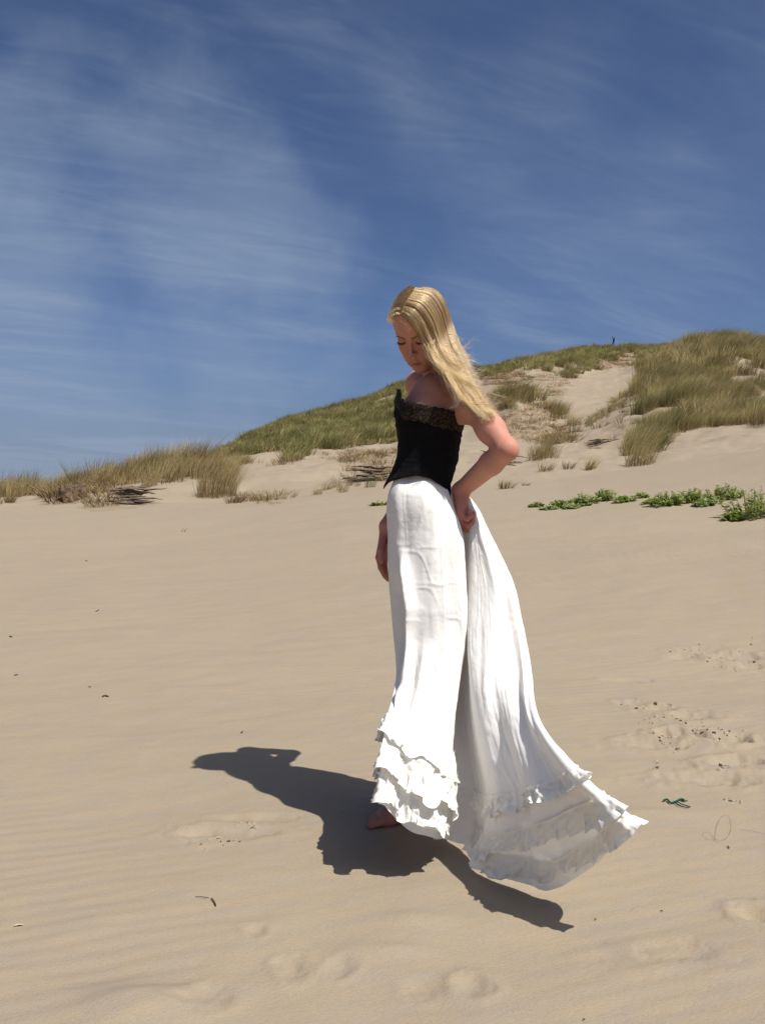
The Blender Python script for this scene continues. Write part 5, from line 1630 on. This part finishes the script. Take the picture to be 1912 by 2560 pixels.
# layers of old roots laid bare by the wind
M_ROOT = principled('weathered_root', (.20, .155, .115), .9, .1, col2=(.085, .062, .045), var_scale=6, bump=.02, bump_scale=18)
M_SOD = principled('sod', (.085, .055, .036), .95, .1, col2=(.17, .12, .075), var_scale=7, bump=.10, bump_scale=12)
def root_bank(px, py, wpx, hpx, n, seed, label, dip=0.0):
    rng = np.random.default_rng(seed)
    p, d = ground_hit(px, py)
    w, h = wpx * d / FPX, hpx * d / FPX
    root = empty('root_bank', p)
    tag(root, label, 'roots', 'banks of bared roots at the dune foot')
    for i in range(n):
        q = (i + .5) / n
        L_ = w * rng.uniform(.35, .8); x0 = rng.uniform(-w / 2, w / 2 - L_ * .7); z0 = h * q + rng.normal(0, h * .02)
        y0 = .55 * q + rng.normal(0, .10)
        t = np.linspace(0, 1, 14)
        x = x0 + L_ * t; z = z0 + dip * (x) + .05 * fbm(x * 2.3, i * 3.1, 0, 2, seed); y = y0 + .10 * fbm(x * 1.7, i * 5.7, 2, 2, seed + 1)
        g = ground_z(p[0] + x, p[1] + y) - p[2]
        z = np.maximum(z, g + .015)
        r = (.045 + .05 * rng.uniform()) * np.sin(np.pi * np.clip(t * .97 + .015, 0, 1)) ** .6 * (.7 + .5 * np.abs(fbm(x * 5, i, 1, 2, seed + 2)))
        V, F = tube_arrays(np.stack([x, y, z], -1), np.maximum(r, .006), 7)
        V[:, 2] = np.repeat(z, 7) + (V[:, 2] - np.repeat(z, 7)) * .45
        mesh_obj('root_layer', V, F, M_ROOT, root)
root_bank(322, 1262, 150, 46, 15, 801, 'grey layered bank of bared roots at the foot of the left foredune')
root_bank(912, 1206, 130, 42, 14, 802, 'brown layered bank of bared roots just left of the bustier')
root_bank(1245, 1165, 110, 40, 10, 803, 'tangled bank of bared roots on the slope right of the bustier', -.25)
root_bank(1500, 1112, 90, 14, 6, 804, 'few dark bared roots lying on the sand below the right ridge', .1)
def sod(px, py, wpx, hpx, seed, label):
    rng = np.random.default_rng(seed)
    p, d = ground_hit(px, py)
    w, h = wpx * d / FPX, hpx * d / FPX
    th = np.linspace(0, 2 * np.pi, 48, endpoint=False); ph = np.linspace(-.5, np.pi / 2, 22)
    T, Q = np.meshgrid(th, ph, indexing='ij')
    x, y, z = w / 2 * np.cos(T) * np.cos(Q), w / 2.6 * np.sin(T) * np.cos(Q), h * np.sin(Q)
    k = 1 + .38 * fbm(x * 3.2 + seed, y * 3.2, z * 3.2, 5, seed, .62)
    V = np.stack([x * k + .35 * z, y * k, z * k], -1).reshape(-1, 3)
    o = mesh_obj('sod_lump', V, grid_faces(48, 22, 0, True), M_SOD)
    o.location = p + np.array([0, .3, -.02]); tag(o, label, 'sod')
sod(172, 1254, 80, 44, 811, 'brown slumped lump of rooty sod at the foot of the left foredune')

# scraps on the beach
M_ROPE = principled('green_rope', (.006, .07, .045), .6, .3, var=.4, var_scale=80)
M_TWIG = principled('twig', (.07, .045, .03), .8)
M_WEED = principled('dry_seaweed', (.10, .075, .10), .7)
M_SHELL = principled('shell', (.66, .62, .56), .4)
def lying(name, pts, r, mat, label, cat, group=None, sides=5, z=.004, wob=0.0):
    P_ = np.array([ground_hit(a, b)[0] for a, b in pts])
    t = np.linspace(0, len(P_) - 1, len(P_) * 8)
    q = catmull(P_, t)
    q[:, 2] = ground_z(q[:, 0], q[:, 1]) + z + wob * np.abs(noise3(t * 1.3, 3.3, 0, 9))
    rr = r * np.clip(np.minimum(np.arange(len(q)), np.arange(len(q))[::-1]) / 3 + .35, 0, 1)
    V, F = tube_arrays(q, rr, sides)
    o = mesh_obj(name, V, F, mat); tag(o, label, cat, group)
    return o
rope = lying('rope_scrap', [(1656, 2007), (1666, 2003), (1676, 2011), (1690, 2007), (1701, 2003), (1712, 2007)], .0031, M_ROPE, 'frayed scrap of green rope lying on the sand', 'rope', z=.006)
for pts in ([(1690, 2007), (1706, 2016), (1726, 2022)], [(1684, 2010), (1702, 2020), (1724, 2024)], [(1700, 2003), (1708, 2006), (1718, 2005)]):
    o = lying('strand', pts, .0018, M_ROPE, None, None, z=.005); o.parent = rope
lying('seaweed_thread', [(1786, 2105), (1790, 2070), (1802, 2046), (1818, 2042), (1826, 2060), (1824, 2084), (1812, 2100), (1800, 2106), (1788, 2108)], .0003, M_WEED, 'thin looped thread of dry seaweed right of the train', 'seaweed', 'dry seaweed threads')
lying('seaweed_thread', [(1796, 2102), (1772, 2104), (1757, 2092), (1760, 2084), (1774, 2088), (1790, 2106)], .0003, M_WEED, 'small loop of dry seaweed left of the larger one', 'seaweed', 'dry seaweed threads')
lying('seaweed_thread', [(1846, 2078), (1870, 2080), (1890, 2084), (1911, 2088)], .0003, M_WEED, 'straight dry seaweed thread running to the right edge', 'seaweed', 'dry seaweed threads')
for pts, r, lab in (([(488, 2245), (505, 2246), (524, 2249)], .0009, 'thin pale twig lying beside a darker bent twig in front'),
                    ([(528, 2250), (534, 2256), (541, 2270)], .0016, 'dark bent twig on the sand in the left foreground'),
                    ([(256, 1744), (263, 1741), (272, 1744)], .0045, 'curled dark twig on the sand left of the head of the shadow'),
                    ([(222, 1718), (228, 1720)], .0019, 'short dark twig just above the curled one'),
                    ([(24, 1592), (32, 1594)], .0039, 'dark twig stub near the left edge'),
                    ([(36, 1690), (46, 1688)], .0033, 'dark twig stub below the other one at the left edge'),
                    ([(214, 1402), (220, 1404)], .0044, 'small dark twig far out on the left sand'),
                    ([(240, 1530), (248, 1526)], .0033, 'small slanting twig on the left sand'),
                    ([(603, 1834), (607, 1831)], .003, 'tiny dark twig above the shadow'),
                    ([(1485, 2302), (1490, 2304)], .0014, 'tiny dark twig in the right foreground'),
                    ([(1650, 2281), (1656, 2282)], .0014, 'tiny dark twig below the green rope'),
                    ([(1818, 2118), (1822, 2124)], .0018, 'tiny dark twig under the seaweed loops'),
                    ([(1456, 2552), (1462, 2555)], .0014, 'tiny dark twig at the bottom edge')):
    lying('twig', pts, r, M_TWIG, lab, 'twig', 'twigs scattered on the sand')
def shell_bit(px, py, s, label):
    p, d = ground_hit(px, py)
    th = np.linspace(0, np.pi, 9); rr = np.linspace(0, 1, 5)
    V = np.array([[s * r * math.cos(t), s * .7 * r * math.sin(t), .35 * s * (1 - r * r) + .001 * math.sin(t * 14) * r] for t in th for r in rr])
    o = mesh_obj('shell', V, grid_faces(9, 5), M_SHELL); o.location = p + np.array([0, 0, .001]); o.rotation_euler = (0.1, 0, .3)
    md = o.modifiers.new('thickness', 'SOLIDIFY'); md.thickness = .0008
    tag(o, label, 'shell')
shell_bit(48, 2317, .011, 'small white broken shell in the left foreground')
# crusts kicked up and small dark chunks scattered round the footprints (too many to count)
def crumbs(name, spots, n, smin, smax, mat, label, seed):
    rng = np.random.default_rng(seed); mb = MB()
    for i in range(n):
        cx, cy, sx, sy = spots[rng.integers(0, len(spots))]
        px, py = cx + rng.normal(0, sx), cy + rng.normal(0, sy)
        X, dy, dz = ray(px, py); t = (CAM_Z - .02) / -dz
        x, y = X * t, dy * t
        z = ground_z(x, y)[0]; s = rng.uniform(smin, smax) * rng.choice([.5, 1, 1, 1.5])
        th = rng.uniform(0, 6.28); k = rng.uniform(.6, 1.3, 8)
        b = np.array([[-1, -.6, 0], [1, -.6, 0], [1, .6, 0], [-1, .6, 0], [-.7, -.4, .7], [.7, -.4, .6], [.6, .4, .8], [-.7, .4, .6]]) * s * k[:, None]
        R = np.array([[math.cos(th), -math.sin(th), 0], [math.sin(th), math.cos(th), 0], [0, 0, 1]])
        V = b @ R.T + np.array([x, y, z - .001])
        mb.add(V, np.array([(0, 1, 5, 4), (1, 2, 6, 5), (2, 3, 7, 6), (3, 0, 4, 7), (4, 5, 6, 7)]))
    o = mb.build(name, mat, None, False); tag(o, label, None, None, 'stuff')
M_CRUMB = principled('dark_crumb', (.060, .046, .034), .9)
M_CLOD = principled('sand_clod', (.30, .24, .17), .95)
SP = [(1585, 1755, 18, 6), (1650, 1755, 20, 6), (1640, 1790, 18, 5), (1730, 1795, 20, 10), (1745, 1820, 16, 6), (1790, 1822, 20, 6), (1820, 1825, 10, 5), (1685, 1850, 12, 8), (1640, 1898, 4, 6), (1820, 1905, 14, 6), (1665, 1835, 14, 8), (1890, 1640, 30, 14), (1850, 1665, 30, 10), (1720, 1642, 20, 6), (1790, 1660, 30, 8), (1830, 1985, 12, 4)]
crumbs('dark_crumbs', SP, 130, .002, .0062, M_CRUMB, 'small dark crumbs strewn over the footprints at right', 901)
crumbs('sand_clods', SP + [(570, 2080, 20, 12), (640, 2050, 26, 10), (530, 2085, 20, 12)], 200, .003, .008, M_CLOD, 'small clods of sand crust kicked up around the footprints', 902)
crumbs('dark_crumbs', [(570, 2086, 14, 3), (625, 2048, 14, 4), (545, 2070, 26, 14)], 16, .002, .0045, M_CRUMB, 'few dark crumbs in the old footprint left of the shadow', 903)

# the walker far up on the saddle
def walker():
    p, d = ground_hit(1532, 867, 100)
    f = Field((-.7, -.45, -.05), (.7, .45, 2.35), .026)
    hip = np.array([.02, 0, .92]); ch = np.array([.12, 0, 1.36]); hd_ = np.array([.17, 0, 1.63])
    f.put(Cone(hip, ch, .13, .15), .05); f.put(Ell(ch + [0, 0, .03], (.15, .20, .13)), .05); f.put(Cone(ch + [.02, 0, .1], hd_, .06, .06), .03)
    f.put(Ell(hd_, (.10, .085, .125)), .02)
    for s, kx, ax in ((1, -.16, -.46), (-1, .10, .12)):
        k = np.array([kx, .08 * s, .50]); a = np.array([ax, .08 * s, .08])
        f.put(Cone(hip + [0, .08 * s, 0], k, .095, .065), .03); f.put(Cone(k, a, .062, .042), .02); f.put(Cone(a + [.05, 0, -.04], a + [-.17, 0, -.04], .045, .035), .02)
    f.put(Cone(ch + [-.02, .19, .05], np.array([-.14, .22, 1.62]), .052, .045), .03); f.put(Cone(np.array([-.14, .22, 1.62]), np.array([-.10, .2, 1.95]), .044, .034), .02)
    f.put(Ell(np.array([-.095, .2, 2.02]), (.035, .045, .075)), .02)
    f.put(Cone(ch + [0, -.19, .05], np.array([.16, -.24, 1.10]), .052, .044), .03); f.put(Cone(np.array([.16, -.24, 1.10]), np.array([.08, -.22, .86]), .043, .034), .02)
    f.put(Ell(np.array([.06, -.22, .79]), (.035, .04, .07)), .02)
    V, F = surface_net(f)
    m, nt, N, L = new_mat('walker_clothes')
    o = N('ShaderNodeOutputMaterial'); b = N('ShaderNodeBsdfPrincipled'); at = N('ShaderNodeAttribute'); at.attribute_name = 'tone'
    L(at.outputs['Color'], b.inputs['Base Color']); L(b.outputs[0], o.inputs['Surface']); b.inputs['Roughness'].default_value = .9
    ob = mesh_obj('person', V, F, m)
    c = np.tile([.010, .010, .014, 1.], (len(V), 1))
    c[V[:, 2] < .95] = (.022, .028, .05, 1)
    c[(V[:, 2] > 1.52) & (V[:, 0] > .05)] = (.05, .03, .02, 1)
    c[((V[:, 2] > 1.95) & (V[:, 0] < 0))] = (.4, .22, .16, 1)
    ob.data.attributes.new('tone', 'FLOAT_COLOR', 'POINT').data.foreach_set('color', c.astype(np.float32).ravel())
    ob.location = p
    tag(ob, 'tiny dark-clothed person striding along the dune crest with one arm raised', 'person')
walker()
